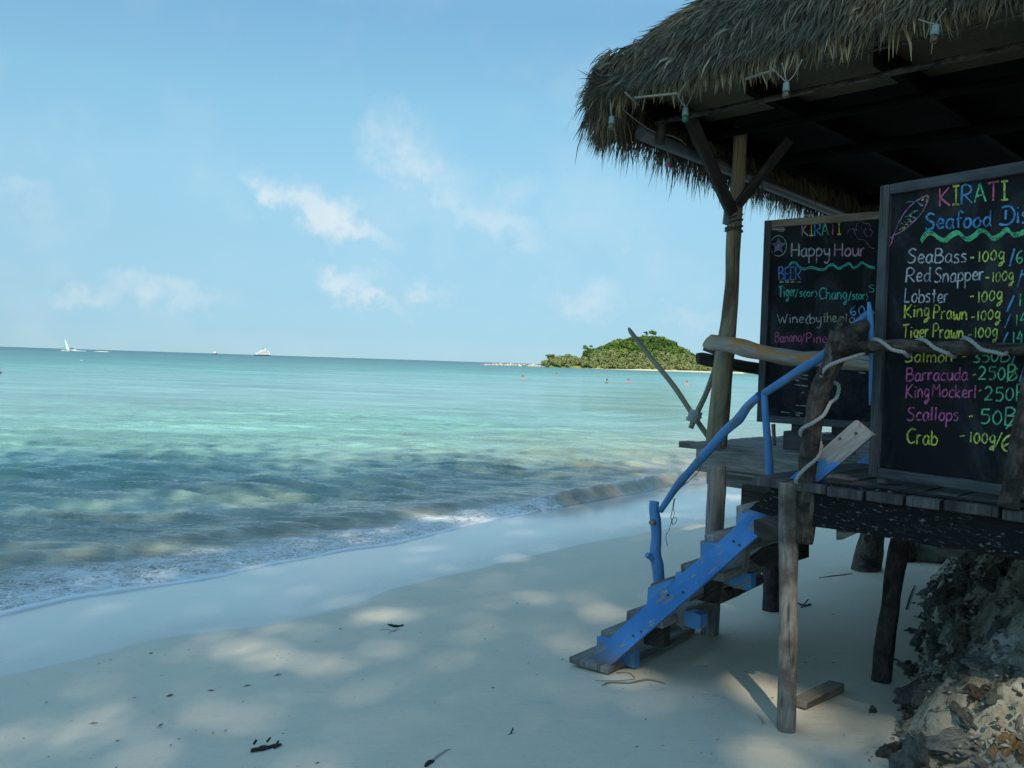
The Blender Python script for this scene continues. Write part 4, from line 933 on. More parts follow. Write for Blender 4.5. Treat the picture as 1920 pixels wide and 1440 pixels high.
gl('a', .85, 's', [(.75,.85),(.4,1),(.05,.6),(.1,.15),(.4,0),(.7,.35)], 's', [(.75,.95),(.7,.3),(.9,0)]); gl('b', .8, 'l', [(.02,1.6),(.05,0)], 's', [(.05,.6),(.4,.95),(.8,.55),(.6,.05),(.05,.03)])
gl('c', .7, 's', [(.7,.85),(.4,1),(.05,.6),(.15,.1),(.7,.1)]); gl('d', .85, 's', [(.7,.85),(.35,.95),(.05,.5),(.3,.02),(.7,.3)], 'l', [(.78,1.7),(.75,.25),(.9,0)])
gl('e', .75, 's', [(.05,.5),(.6,.55),(.65,.85),(.35,1),(.05,.55),(.25,.05),(.75,.15)]); gl('f', .6, 's', [(.75,1.45),(.45,1.7),(.25,1.3),(.25,0)], 'l', [(0,.9),(.6,.95)])
gl('g', .8, 's', [(.7,.85),(.35,1),(.05,.55),(.35,.1),(.65,.4)], 's', [(.72,.95),(.68,-.1),(.5,-.65),(.15,-.75),(.25,-.45),(.9,-.2)]); gl('h', .8, 'l', [(.02,1.65),(0,0)], 's', [(.02,.6),(.4,1),(.7,.7),(.72,0)])
gl('i', .35, 'l', [(.15,.95),(.15,0)], 'l', [(.15,1.3),(.18,1.38)]); gl('k', .75, 'l', [(.02,1.65),(0,0)], 'l', [(.65,.95),(.05,.4),(.7,0)]); gl('l', .35, 'l', [(.12,1.65),(.12,0)])
gl('m', 1.2, 'l', [(0,1),(0,0)], 's', [(0,.6),(.3,1),(.5,.7),(.5,0)], 's', [(.5,.6),(.85,1),(1.08,.7),(1.1,0)]); gl('n', .8, 'l', [(.02,1),(0,0)], 's', [(0,.6),(.35,1),(.65,.7),(.72,0)])
gl('o', .8, 's', [(.4,1),(.05,.6),(.1,.12),(.45,0),(.75,.4),(.65,.85),(.4,1)]); gl('p', .8, 'l', [(.02,1),(0,-.85)], 's', [(.02,.75),(.4,1),(.75,.6),(.5,.1),(.05,.1)]); gl('r', .6, 'l', [(.02,1),(.02,0)], 's', [(.02,.55),(.25,.95),(.55,.95)])
gl('s', .65, 's', [(.6,.9),(.3,1),(.05,.75),(.5,.45),(.5,.08),(.0,.05)]); gl('t', .6, 'l', [(.3,1.5),(.3,0)], 'l', [(0,1),(.6,1.02)]); gl('u', .8, 's', [(.02,1),(.05,.25),(.4,0),(.7,.4)], 'l', [(.72,1),(.78,0)])
gl('w', 1.1, 's', [(0,1),(.1,.2),(.3,.05),(.52,.7)], 's', [(.52,.7),(.65,.1),(.9,.1),(1.05,1)]); gl('y', .8, 's', [(.02,1),(.1,.4),(.4,.2),(.7,.5)], 's', [(.74,1),(.7,-.3),(.4,-.85),(.05,-.65)])
gl('0', .85, 's', [(.4,1.3),(.05,.8),(.1,.25),(.4,0),(.75,.4),(.7,1),(.4,1.3)]); gl('1', .35, 'l', [(.15,0),(.15,1.3)]); gl('2', .9, 's', [(.05,1.1),(.4,1.35),(.75,1.0),(.5,.5),(.05,.02)], 'l', [(.05,.02),(.85,.05)])
gl('3', .8, 's', [(.05,1.25),(.5,1.35),(.7,1.0),(.3,.72),(.75,.45),(.6,.05),(.05,.05)]); gl('4', .85, 'l', [(.45,1.3),(.05,.5),(.85,.5)], 'l', [(.65,1.0),(.62,0)]); gl('5', .85, 'l', [(.8,1.32),(.15,1.3),(.1,.8)], 's', [(.1,.8),(.6,.8),(.8,.4),(.5,0),(.05,.05)])
gl('6', .9, 's', [(.7,1.35),(.2,1.0),(.05,.4),(.4,0),(.75,.3),(.5,.6),(.15,.4)]); gl('/', .7, 'l', [(0,-.35),(.6,1.6)]); gl('-', .6, 'l', [(.05,.5),(.5,.52)]); gl('(', .4, 's', [(.4,1.2),(.05,.6),(.1,.1),(.4,-.2)]); gl(')', .4, 's', [(0,1.2),(.35,.6),(.3,.1),(0,-.2)])
gl(' ', .6); gl('|', .3, 'l', [(.1,0),(.1,1.3)])
def smooth(pts, n=6):
    o = []
    for i in range(len(pts)-1):
        p0, p1, p2, p3 = (np.array(pts[max(i-1, 0)]), np.array(pts[i]), np.array(pts[i+1]), np.array(pts[min(i+2, len(pts)-1)]))
        for k in range(n):
            t = k/n; o.append(.5*((2*p1)+(-p0+p2)*t+(2*p0-5*p1+4*p2-p3)*t*t+(-p0+3*p1-3*p2+p3)*t**3))
    o.append(np.array(pts[-1])); return o
CHM = {}
def chalk(c):
    if c not in CHM:
        m, g = mat('chalk'); ob = g.n('ShaderNodeTexCoord').outputs['Object']; n = g.noise(ob, 160, 3, .7); n2 = g.noise(ob, 28, 3, .6)
        f = g.maprange(g.math('ADD', g.math('MULTIPLY', n, .55), g.math('MULTIPLY', n2, .45)), .38, .56, .15, 1.0)
        out(g, g.n('ShaderNodeBsdfPrincipled', ins={'Base Color': g.mix(f, (.02,.022,.025), c), 'Roughness': 1.0, 'Specular IOR Level': .05})); CHM[c] = m
    return CHM[c]
WH = (.56,.55,.60); PK = (.75,.16,.30); YE = (.68,.70,.12); BL_ = (.12,.38,.72); GN = (.16,.60,.32); TE = (.10,.52,.46); LG = (.60,.72,.16); PW = (.60,.42,.55); MG = (.60,.15,.34)
class Board:
    def __init__(s, root, p0, n, off=.004): s.root = root; s.p0 = p0; s.n = n; s.off = off; s.k = 0
    def stroke(s, mb, pts, w):
        """one chalk stroke, laid flat on the board"""
        pts = [np.array(p) for p in pts]; off = s.off+.0002*(s.k % 9); s.k += 1
        L, Rr = [], []
        for i, p in enumerate(pts):
            d = pts[min(i+1, len(pts)-1)]-pts[max(i-1, 0)]; ln = math.hypot(*d) or 1; nn = np.array((-d[1], d[0]))/ln*w/2*random.uniform(.65, 1.35)
            L.append(PLN(*(p+nn), s.p0+s.n*off, s.n)); Rr.append(PLN(*(p-nn), s.p0+s.n*off, s.n))
        for i in range(len(pts)-1): mb.poly([L[i], Rr[i], Rr[i+1], L[i+1]])
    def text(s, txt, a, b, xh, col, w=2.6, slant=.12, name='chalk_lettering', cols=None):
        tot = sum(GL[c][0]+.22 for c in txt)-.22; ux = np.array((b[0]-a[0], b[1]-a[1]), float); sc = math.hypot(*ux)/tot; dx = ux/tot
        x = 0; mbs = {}
        for i, c in enumerate(txt):
            wd, st_ = GL[c]; cc = cols[i % len(cols)] if cols else col; mb = mbs.setdefault(cc, MB()); jy = random.uniform(-.05, .05)
            for kind, pl in zip(st_[::2], st_[1::2]):
                q = smooth(pl) if kind == 's' else [np.array(p) for p in pl]
                q = [np.array(a)+dx*(x+p[0])+np.array((slant*p[1]*xh*.4, -(p[1]+jy)*xh)) for p in q]
                if kind == 'l': q = [qq+np.array((random.uniform(-.25, .25), random.uniform(-.25, .25))) for qq in q]
                if kind == 'l':
                    for j_ in range(len(q)-1): s.stroke(mb, [q[j_], q[j_+1]], w)
                else: s.stroke(mb, q, w)
            x += wd+.22
        for cc, mb in mbs.items():
            if mb.f: mb.build(name, chalk(cc), s.root)
    def line(s, pts, col, w=2.5, sm=True, name='chalk_drawing'):
        mb = MB(); s.stroke(mb, smooth(pts) if sm else pts, w); mb.build(name, chalk(col), s.root)
def make_board(root, pa, pb, z0, z1, ft, mats, extra, legs):
    """pa/pb: ground points of the left edge and of a point further right; framed blackboard"""
    d = (pb-pa); d.z = 0; d.normalize(); n = d.cross(EZ)
    if n.dot(CAM-pa) < 0: n = -n
    Ln = extra; pa = V((pa.x, pa.y, 0))
    def c(x, z, o=0): return pa+d*x+EZ*z+n*o
    MB().box(c(Ln/2, (z0+z1)/2, -.012), d, n, EZ, Ln-.01, .012, z1-z0-.01).build('board_panel', M['chalkboard'], root)
    MB().box(c(ft/2, (z0+z1)/2, 0), EZ, d, n, z1-z0, ft, .036).build('frame_stile', M[mats[0]], root, .002)
    MB().box(c(Ln-ft/2, (z0+z1)/2, 0), EZ, d, n, z1-z0, ft, .036).build('frame_stile', M[mats[0]], root, .002)
    MB().box(c(Ln/2, z1-ft/2, 0), d, n, EZ, Ln-2*ft-.004, .034, ft).build('frame_rail', M[mats[1]], root, .002)
    MB().box(c(Ln/2, z0+ft/2, 0), d, n, EZ, Ln-2*ft-.004, .034, ft).build('frame_rail', M[mats[0]], root, .002)
    for x, w, zb in legs: MB().box(c(x, (zb+z0)/2+.02, -.03), EZ, d, n, z0-zb+.04, w, .045).build('leg', M['grey_wood'], root, .003)
    return Board(root, c(0, 0, -.006), n, .003), c, d, n
# near board
p1, p2 = P(1640, 700, 3.97), P(1925, 700, 3.40)
r = empty('menu_board', V((p1.x, p1.y, DZ)), 'tall near chalkboard listing seafood dishes and prices in coloured chalk', 'menu board')
zt = P(1645, 349, 3.97).z; zl = P(1640, 893, 3.97).z
B1, c1, d1, n1v = make_board(r, p1, p2, zl, zt, .045, ('frame_grey', 'frame_grey'), 1.02, [(.055, .05, DZ), (.95, .05, DZ)])
T = B1.text
T('KIRATI', (1762,387), (1890,374), 21, WH, 3.4, 0, cols=[PK, YE, BL_, GN, PK, LG])
T('Seafood', (1735,430), (1858,424), 18, BL_, 3.8, 0.05); T('Dis', (1880,421), (1928,417), 21, BL_, 3.8, 0)
GRN = (.14,.60,.30)
wave = [(1727,452),(1737,438),(1748,437),(1760,446),(1772,450),(1785,440),(1797,436),(1812,448),(1826,442),(1838,432),(1850,436),(1862,447),(1876,440),(1888,430),(1900,440),(1914,437),(1928,430)]
for o_ in (-3, -1, 1.5, 4): B1.line([(a_+o_*.3, b_+o_) for a_, b_ in wave], GRN, 2.6)
T('SeaBass', (1702,493), (1812,492), 16, WH, 2.7); T('-', (1818,488), (1828,488), 10, LG); T('100g', (1834,491), (1883,487), 15, LG, 2.5); B1.line([(1893,499),(1902,466)], BL_, 3.6, False); T('6', (1905,493), (1919,493), 18, GN, 2.8)
T('Red', (1699,529), (1744,528), 16, WH, 2.7); T('Snapper', (1752,529), (1844,526), 16, WH, 2.7); T('-', (1847,526), (1856,526), 10, LG); T('100g', (1860,529), (1900,524), 14, LG, 2.5); B1.line([(1908,538),(1917,506)], BL_, 3.6, False); T('-', (1914,522), (1926,520), 14, GN)
T('Lobster', (1696,567), (1778,567), 16, WH, 2.4); T('-', (1818,560), (1827,560), 9, LG); T('100g', (1833,567), (1879,561), 15, LG, 2.5); B1.line([(1888,584),(1902,553)], BL_, 3.8, False); T('1', (1909,575), (1917,574), 18, GN, 3)
T('King', (1696,597), (1742,592), 15, YE, 2.6); T('Prawn', (1750,597), (1813,600), 15, YE, 2.6); T('-', (1820,600), (1829,599), 9, YE); T('100g', (1832,601), (1875,597), 14, LG, 2.5); B1.line([(1884,615),(1895,589)], BL_, 3.6, False); T('14', (1904,611), (1924,606), 16, GN, 2.8)
T('Tiger', (1692,634), (1741,632), 15, YE, 2.6); T('Prawn', (1749,632), (1806,635), 15, YE, 2.6); T('-', (1815,633), (1823,632), 9, YE); T('100g', (1827,633), (1870,631), 14, LG, 2.5); B1.line([(1879,646),(1890,623)], BL_, 3.6, False); T('14', (1898,645), (1918,641), 17, GN, 2.8)
T('Salmon', (1697,679), (1785,679), 14, YE, 2.7); T('-', (1803,674), (1813,673), 9, YE); T('350B', (1824,679), (1893,678), 15, GN, 2.7); B1.line([(1896,685),(1902,668)], BL_, 3, False)
T('Barracuda', (1699,714), (1814,713), 14.5, MG, 2.8); T('-', (1823,708), (1831,706), 9, YE); T('250B', (1834,711), (1906,714), 18, GN, 2.8); B1.line([(1888,716),(1908,690)], GN, 2.2, False); B1.line([(1912,716),(1922,686)], BL_, 3.6, False)
T('King', (1699,747), (1742,745), 15.5, MG, 2.7); T('Mockerl', (1748,744), (1831,746), 14.5, MG, 2.5); T('-', (1835,737), (1842,735), 9, YE); T('250B', (1845,750), (1924,752), 19, GN, 2.8)
T('Scallops', (1701,788), (1797,789), 15, MG, 2.9); T('-', (1816,785), (1825,784), 9, YE); T('50B', (1838,794), (1906,797), 20, GN, 3.0); B1.line([(1886,804),(1916,766)], GN, 2.4, False)
T('Crab', (1700,831), (1757,834), 17, YE, 3.0); T('-', (1798,824), (1812,822), 11, YE, 3); T('100g', (1818,830), (1866,832), 15, LG, 2.8); B1.line([(1862,846),(1879,811)], LG, 2.6, False); T('6', (1877,846), (1903,845), 24, LG, 3.2)
fish = [(1664,446),(1674,443),(1684,420),(1698,396),(1714,380),(1730,370),(1741,367),(1738,380),(1726,402),(1708,420),(1692,433),(1676,441)]
B1.line(fish, (.50,.22,.42), 2.0); B1.line([(1664,446),(1661,456),(1668,461),(1675,444)], PK, 2.2); B1.line([(1741,367),(1737,378)], (.6,.4,.12), 2.4)
for i in range(26):
    t_ = random.random(); cx, cy = 1686+t_*40, 430-t_*48; s_ = 7*math.sin(3.14*(.15+.8*t_)); px_a = (cx+random.uniform(-s_, s_), cy+random.uniform(-s_, s_)*.6)
    B1.line([px_a, (px_a[0]+random.uniform(3, 7), px_a[1]+random.uniform(-4, 3))], (.25,.42,.44) if t_ > .25 else (.50,.52,.14), 1.5, False)
B1.line([(1728,376),(1732,373)], YE, 2, False); B1.line([(1697,380),(1706,378),(1716,379)], (.12,.22,.32), 2)
B1.line([(1720,377),(1726,384),(1731,386)], BL_, 2.0)
# far board
p1, p2 = P(1424, 700, 5.62), P(1641, 700, 5.16)
r = empty('menu_board', V((p1.x, p1.y, DZ)), 'chalkboard behind the log rail headed Happy Hour with drinks prices', 'menu board')
zt = P(1424, 414, 5.62).z; zl = P(1430, 791, 5.60).z
B2, c2, d2, n2v = make_board(r, p1, p2, zl, zt, .046, ('frame_grey', 'tan_wood'), 1.05, [])
for x, w in ((.27, .09), (.54, .12)):
    MB().box(c2(x, (zl+DZ+.12)/2, -.04), EZ, d2, n2v, zl-DZ-.08, w, .07).build('leg', M['dark_wood'], r, .003)
    MB().box(c2(x-.02, DZ+.06, -.04), d2, n2v, EZ, w*1.5, .12, .12, taper=.1).build('foot_block', M['plank_dark'], r, .006)
T = B2.text
T('KIRATI', (1504,443), (1577,439), 14, WH, 2.2, 0, cols=[PW, YE, BL_, GN, MG, YE])
T('Happy', (1484,481), (1556,481), 15, (.50,.48,.52), 2.7, 0); T('Hour', (1565,480), (1622,480), 15, (.58,.36,.46), 2.7, 0)
wv_ = [(1479,499),(1484,493),(1492,493),(1500,501),(1510,504),(1520,501),(1532,504),(1545,505),(1554,498),(1562,496),(1572,503),(1582,499),(1592,494),(1600,502),(1608,498),(1617,492),(1628,499),(1640,502)]
for o_ in (-1.2, 1.6): B2.line([(a_, b_+o_) for a_, b_ in wv_], TE, 2.0)
T('BEER', (1460,526), (1502,525), 15, (.12,.28,.65), 2.3, 0)
for u in (1462, 1472, 1483, 1494): B2.line([(u, 529), (u+7, 528.5)], YE, 1.5, False)
T('Tiger', (1460,557), (1492,555), 12, TE, 2.0, 0); T('/s(or)', (1491,556), (1532,556), 9, TE, 1.8, 0); T('ChanG'.replace('C', 'C').replace('G', 'g'), (1536,561), (1588,561), 13, TE, 2.1, 0); T('/s(or)', (1591,561), (1627,561), 9, TE, 1.8, 0); T('S', (1629,548), (1640,548), 8, TE, 1.8, 0)
T('60', (1594,592), (1622,590), 13, (.18,.42,.70), 2.1, 0)
T('Wine', (1458,606), (1507,605), 11, (.50,.52,.50), 1.9, 0); T('(by', (1511,606), (1540,605), 11, (.50,.52,.50), 1.9, 0); T('the', (1543,605), (1568,603), 11, (.50,.55,.35), 1.9, 0); T('glass', (1572,604), (1626,606), 10, (.5,.5,.42), 1.7, 0)
T('Banana', (1453,642), (1503,640), 11, MG, 1.9, 0); T('/Pineapple', (1502,643), (1600,642), 11, MG, 1.9, 0)
cx, cy = 1459.5, 461
B2.line([(cx+15*math.cos(t*.3142), cy+19*math.sin(t*.3142)) for t in range(21)], (.35,.45,.42), 1.6)
star = [(cx+(13 if t % 2 == 0 else 5.5)*math.sin(t*.6283), cy-(15 if t % 2 == 0 else 6.5)*math.cos(t*.6283)) for t in range(10)]
mb = MB(); ps = [PLN(u, v, B2.p0+B2.n*.003, B2.n) for u, v in star]; cc_ = PLN(cx, cy, B2.p0+B2.n*.003, B2.n)
for i in range(10): mb.poly([cc_, ps[i], ps[(i+1) % 10]])
mb.build('chalk_drawing', chalk((.16,.17,.36)), r); B2.line(star+[star[0]], (.38,.32,.46), 1.2, False); B2.line([(cx-2, cy-2), (cx+2, cy), (cx-1, cy+3)], (.4,.42,.25), 2.0)
B2.line([(1589,438),(1592,431),(1600,429),(1606,432),(1605,426),(1609,416),(1615,415),(1622,419),(1630,420),(1632,428),(1636,436)], (.20,.16,.24), 1.6)
B2.line([(1600,429),(1604,440),(1610,448),(1620,450),(1627,457),(1632,464),(1640,466)], (.22,.18,.27), 1.6); B2.line([(1624,428),(1620,434),(1624,442),(1632,442),(1636,434),(1628,430)], (.20,.16,.24), 1.4)
for a_, b_ in [((1438,429),(1470,427)),((1440,431),(1472,430)),((1458,433),(1470,433)),((1495,702),(1515,704)),((1497,708),(1514,711)),((1490,706),(1507,710)),((1489,711),(1498,714)),((1489,721),(1515,724)),((1610,698),(1622,700)),((1492,760),(1512,761)),((1465,772),(1480,774)),((1492,774),(1505,775)),((1492,778),(1500,779)),((1594,657),(1600,657)),((1503,738),(1506,735))]:
    B2.line([a_, b_], (.45,.46,.44), 2.0, False)

# ------------------------------------------------------------------ coloured bulbs on the eaves
def bulb(u, v, Y, s, bm, label, wires, tilt=(0, 0)):
    p = P(u, v, Y); k = .86*s*Y/FPX; ax = V((tilt[0], tilt[1], -1)).normalized()
    root = empty('light_bulb', p, label, 'bulb', 'coloured bulbs hung along the eaves')
    mb = MB(); mb.lathe(p-ax*.9*k, [(.25*k, 0), (.42*k, .08*k), (.48*k, .9*k), (.52*k, 1.25*k), (.46*k, 1.3*k)], ax, 12); mb.build('socket', M['socket'], root)
    mb = MB(); mb.lathe(p-ax*.9*k, [(.30*k, 1.3*k), (.42*k, 1.45*k), (.5*k, 1.7*k), (.46*k, 2.0*k), (.3*k, 2.2*k), (.05*k, 2.28*k)], ax, 12); mb.build('glass', M[bm], root)
    mb = MB()
    for w in wires: mb.tube([p-ax*.85*k]+pr(w), .0025, seg=5, rough=0)
    mb.build('cable', M['wire'], root)
bulb(1147,228,4.55,13,'b_olive','olive bulb hanging at the far left corner of the thatch',[[(1146,212,4.55),(1144,190,4.6)]])
bulb(1285,212,4.45,14,'b_green','green bulb hanging left of the corner pole under the near eave',[[(1276,190,4.45),(1266,168,4.42)],[(1280,185,4.45),(1279,160,4.42)],[(1295,185,4.45),(1303,160,4.38)]])
bulb(1474,166,3.86,15,'b_olive','olive bulb in the middle of the near eave',[[(1462,142,3.86),(1448,128,3.84)],[(1472,140,3.86),(1466,118,3.84)],[(1488,142,3.84),(1504,112,3.78)]])
bulb(1753,60,3.36,18,'b_brown','brown bulb at the right end of the near eave',[[(1740,42,3.36),(1722,36,3.38)],[(1758,38,3.35),(1774,16,3.30)]],(-.1, 0))
bulb(1253,303,5.15,9,'b_pink','pink bulb low against the back fringe left of the pole',[[(1251,285,5.15),(1248,268,5.15)]])
bulb(1338,345,5.75,8,'b_red','red bulb just left of the brace on the corner pole',[[(1337,334,5.75),(1335,318,5.75)]])
bulb(1409,364,6.15,8,'b_yellow','yellow bulb against the sky right of the corner pole',[[(1411,352,6.15),(1425,335,6.12)]])
bulb(1460,366,6.6,9,'b_green','green bulb against the back fringe above the happy hour board',[[(1460,352,6.6),(1460,340,6.6)]])
mb = MB(); mb.tube(pr([(1168,205,4.75),(1196,228,4.85),(1226,247,4.95),(1275,262,5.1),(1335,318,5.7),(1425,335,6.1),(1460,342,6.6)]), .003, seg=5, rough=0, step=.1)
pass
tag(mb.build('light_cable', M['wire']), 'thin cable strung along the seaward eave linking the small bulbs', 'cable')
# small dark things beneath the deck
o = MB(); gp = GR(1738, 1046); o.ball(gp+V((0, 0, .07)), .19, 1.2, 1, .8, sub=3, rough=.2, flat=False); o = o.build('boulder', M['stone_dark']); tag(o, 'rounded dark boulder on the sand under the deck, behind the leaning stilt', 'boulder')
# broken plank on the sand by the near stilt
a_, b_ = GR(1498, 1328), GR(1568, 1296); d = b_-a_
mb = MB(); mb.box((a_+b_)/2+EZ*.025, d, d.cross(EZ), EZ, d.length, .085, .045, jit=.006); o = mb.build('broken_plank', M['sun_plank'], None, .005); tag(o, 'short broken plank lying on the sand right of the nearest stilt', 'plank')

# ------------------------------------------------------------------ drift and twigs on the sand
def drift(name, px, r, mtl, label, cat, rough=.3, extra=(), grp=None):
    pts = [GR(u, v)+V((0, 0, r*.6)) for u, v in px]; mb = MB(); mb.tube(pts, [r*.6]+[r]*(len(pts)-2)+[r*.5] if len(pts) > 2 else [r, r*.6], seg=8, rough=rough, step=.01, nf=30)
    for e in extra:
        pts = [GR(u, v)+V((0, 0, r*.5+h)) for u, v, h in e]; mb.tube(pts, r*.45, seg=6, rough=rough, step=.01)
    return tag(mb.build(name, mtl), label, cat, grp)
bk = M['black_bark']
drift('driftwood', [(470,1411),(485,1408),(505,1404),(528,1399)], .012, bk, 'knobbly black piece of driftwood at the bottom of the sand, left of centre', 'driftwood', .5, [[(476,1406,.02),(480,1403,.03)],[(500,1401,.02),(506,1396,.025)],[(515,1406,.0),(522,1400,.02)]])
drift('driftwood', [(800,1438),(812,1428),(822,1420),(835,1411),(846,1408)], .008, M['rope'], 'bleached curved twig with a black end at the bottom edge of the photo', 'driftwood', .25)
drift('bark_scrap', [(798,1440),(806,1432),(814,1430)], .010, bk, 'small black bark scrap touching the bleached curved twig', 'bark', .5)
drift('driftwood', [(944,1384),(958,1379),(972,1376)], .006, bk, 'thin black forked twig right of the bleached curved twig', 'driftwood', .4, [[(956,1380,0),(962,1374,.02)]])
drift('driftwood', [(728,1172),(742,1176),(756,1173)], .009, bk, 'dark twig with pale fibres alone in the middle of the sand', 'driftwood', .4)
drift('dry_grass', [(712,1182),(725,1180),(738,1184),(748,1178)], .003, M['rope'], 'pale dry fibres tangled at the lone dark twig', 'fibres', .2, [[(728,1188,0),(742,1180,0)],[(733,1168,.01),(736,1178,0)]])
drift('dry_frond', [(1128,1286),(1145,1280),(1180,1281),(1215,1275),(1246,1282)], .0045, M['bamboo'], 'long thin pale dry frond on the sand in front of the stairs', 'frond', .2, [[(1116,1277,0),(1160,1277,0),(1190,1274,0)],[(1155,1262,0),(1178,1262,0),(1190,1272,0)]])
drift('white_thread', [(1294,1300),(1320,1303),(1345,1306),(1360,1309)], .003, M['rope'], 'fine white thread lying right of the pale frond', 'thread', .2)
drift('shell_scrap', [(1420,1341),(1427,1349),(1428,1359)], .004, M['rope'], 'thin white curl beside the foot of the nearest stilt', 'scrap', .2)
drift('stick', [(1699,1143),(1706,1120),(1715,1098)], .006, bk, 'thin straight dark stick standing in the sand before the rubble bank', 'stick', .1)
drift('driftwood', [(1495,1132),(1508,1137),(1520,1134)], .009, bk, 'dark twig cluster on the sand just right of the nearest stilt', 'driftwood', .5, [[(1502,1140,0),(1515,1130,.02)]])
drift('driftwood', [(1536,1084),(1560,1081),(1598,1076)], .005, bk, 'long thin twig on the sand under the deck in front of the thick stub', 'driftwood', .4)
drift('pebble', [(1700,1250),(1708,1252)], .02, bk, 'small black pebble on shaded sand right of the leaning stilt', 'pebble', .3)
drift('seaweed_scrap', [(1480,1238),(1490,1236)], .006, bk, 'small dark scrap behind the nearest stilt on shaded sand', 'scrap', .3)
# the countless specks
vs, fs, tn = [], [], []
for i in range(260):
    u = random.uniform(-50, 1720); v = random.uniform(1120, 1500)
    p = GR(u, v)
    if float(lin(p.x*AT.x+p.y*AT.y, WET))-(p.x*AQ.x+p.y*AQ.y) > -.05: continue
    L = random.uniform(.003, .013)*(2.2 if random.random() < .05 else 1); w = L*random.uniform(.2, .5); an = random.gauss(.5, .6); a_ = V((math.cos(an), math.sin(an), .05))*L; c_ = V((-math.sin(an), math.cos(an), 0))*w; b = len(vs); q = p+V((0, 0, .004))
    for w_ in (a_, c_, -a_, -c_, V((0, 0, w*.7))): vs.append(tuple(q+w_))
    for f in ((0,1,4),(1,2,4),(2,3,4),(3,0,4)): fs.append(tuple(b+i_ for i_ in f))
    tn += [random.random()**1.5*(1 if random.random() < .85 else 0)+(0 if random.random() < .9 else .3)]*5
o = np_mesh('sand_debris', vs, fs, tone_mat('debris', [(0, (.04,.035,.03)), (.6, (.14,.12,.09)), (1, (.5,.48,.42))]), None, attrs={'tone': tn}); o['kind'] = 'stuff'

# ------------------------------------------------------------------ bathers
skin = simple('skin', (.52,.26,.18), .6, 8, .08, 0); hair = simple('hair', (.03,.022,.018), .8, 30, .3); red = simple('red_cloth', (.55,.07,.06), .8, 10, .1); blackc = simple('dark_cloth', (.03,.03,.04), .8, 10, .1)
def bather(u, v, label, sk, face, cloth=None, arms='down'):
    p = PZ(u, v, 0.0); root = empty('person', V((p.x, p.y, -.25)), label, 'person'); 
    me = bpy.data.meshes.new('body'); yaw = Matrix.Rotation(face, 4, 'Z')
    J = [((0,0,-.30),.15),((0,0,0),.16),((0,0,.26),.17),((0,0,.38),.055),((0,0,.44),.085),((0,-.015,.55),.105),((0,0,.63),.06),
         ((-.17,0,.28),.06),((.17,0,.28),.06)]
    if arms == 'down': J += [((-.24,-.06,.05),.045),((-.20,-.22,-.02),.035),((.24,-.06,.05),.045),((.22,-.2,0),.035)]
    else: J += [((-.34,-.05,.22),.045),((-.52,-.12,.12),.035),((.33,-.05,.38),.045),((.38,-.08,.58),.035)]
    E = [(0,1),(1,2),(2,3),(3,4),(4,5),(5,6),(2,7),(2,8),(7,9),(9,10),(8,11),(11,12)]
    me.from_pydata([tuple(yaw @ V(j[0])) for j in J], E, []); me.materials.append(sk)
    o = bpy.data.objects.new('body', me); C.objects.link(o); o.parent = root; o.location = (0, 0, .04)
    o.modifiers.new('skin', 'SKIN')
    for i, j in enumerate(J): me.skin_vertices[0].data[i].radius = (j[1], j[1]*.75)
    me.skin_vertices[0].data[0].use_root = True
    sb = o.modifiers.new('sub', 'SUBSURF'); sb.levels = sb.render_levels = 1
    mb = MB(); mb.ball(V((p.x, p.y, -.25+.04+.585))+yaw @ V((0, .03, .02)), .108, 1, 1, .9, sub=2, flat=False); mb.build('hair', hair, root)
    if cloth:
        mb = MB(); mb.lathe(V((p.x, p.y, -.21)), [(.19, .0), (.20, .12), (.21, .24), (.15, .31)], EZ, 12); mb.build('shirt', cloth, root)
bather(980, 711, 'farthest left bather, only head and shoulders above the water', skin, .4)
bather(1043, 705, 'distant bather nearest the island point, facing the beach', skin, -.3, red)
bather(1138, 718, 'bather with dark hair left of the slanting bamboo pole', blackc if False else skin, 2.6, blackc)
bather(1178, 718, 'bather in red top left of the slanting bamboo pole and nearest it', skin, .2, red)
bather(1288, 721, 'largest bather, arm raised, right of the bamboo pole', skin, .1, None, 'up')
bather(-2, 700, 'bather cut by the left edge of the photo', skin, 1.5, blackc)

# ------------------------------------------------------------------ boats
wht = simple('boat_white', (.80,.80,.78), .4, 3, .03, 0); dk = simple('boat_dark', (.07,.08,.10), .5, 3, .1, 0)
def hull(mb, c, L, W, H, dirx=V((1, 0, 0)), n=14):
    d = V(dirx).normalized(); s = d.cross(EZ); rings = []
    for i in range(n+1):
        t = i/n; w = W/2*math.sin(min(1, (1-t)*2.2+.02)*1.5708)**.7*(.75+.25*min(1, t*5)); x = (t-.5)*L; sh = H*(1+.35*t*t)
        rings.append([c+d*x-s*w+EZ*sh, c+d*x-s*w*.8+EZ*sh*.4, c+d*x-EZ*H*.25, c+d*x+s*w*.8+EZ*sh*.4, c+d*x+s*w+EZ*sh])
    for i in range(n):
        for k in range(4): mb.poly([rings[i][k], rings[i+1][k], rings[i+1][k+1], rings[i][k+1]], smooth=True)
        mb.poly([rings[i][0], rings[i][4], rings[i+1][4], rings[i+1][0]])
    mb.poly(rings[0][::-1]); return mb
Y = 640.0; k = Y/FPX; c = P(124, 659.3, Y); c.z = 0
root = empty('catamaran', c, 'small beach catamaran with a tall pale green and white sail on the horizon', 'catamaran')
hull(MB(), c+V((0, -1.2, 0)), 15*k, .8, .6).build('hull', wht, root); hull(MB(), c+V((-1, 1.4, 0)), 15*k, .9, .9).build('hull', wht, root)
MB().box(c+V((0, 0, 1.0)), X0, V((0, 1, 0)), EZ, 4, 2.6, .12).build('trampoline', dk, root)
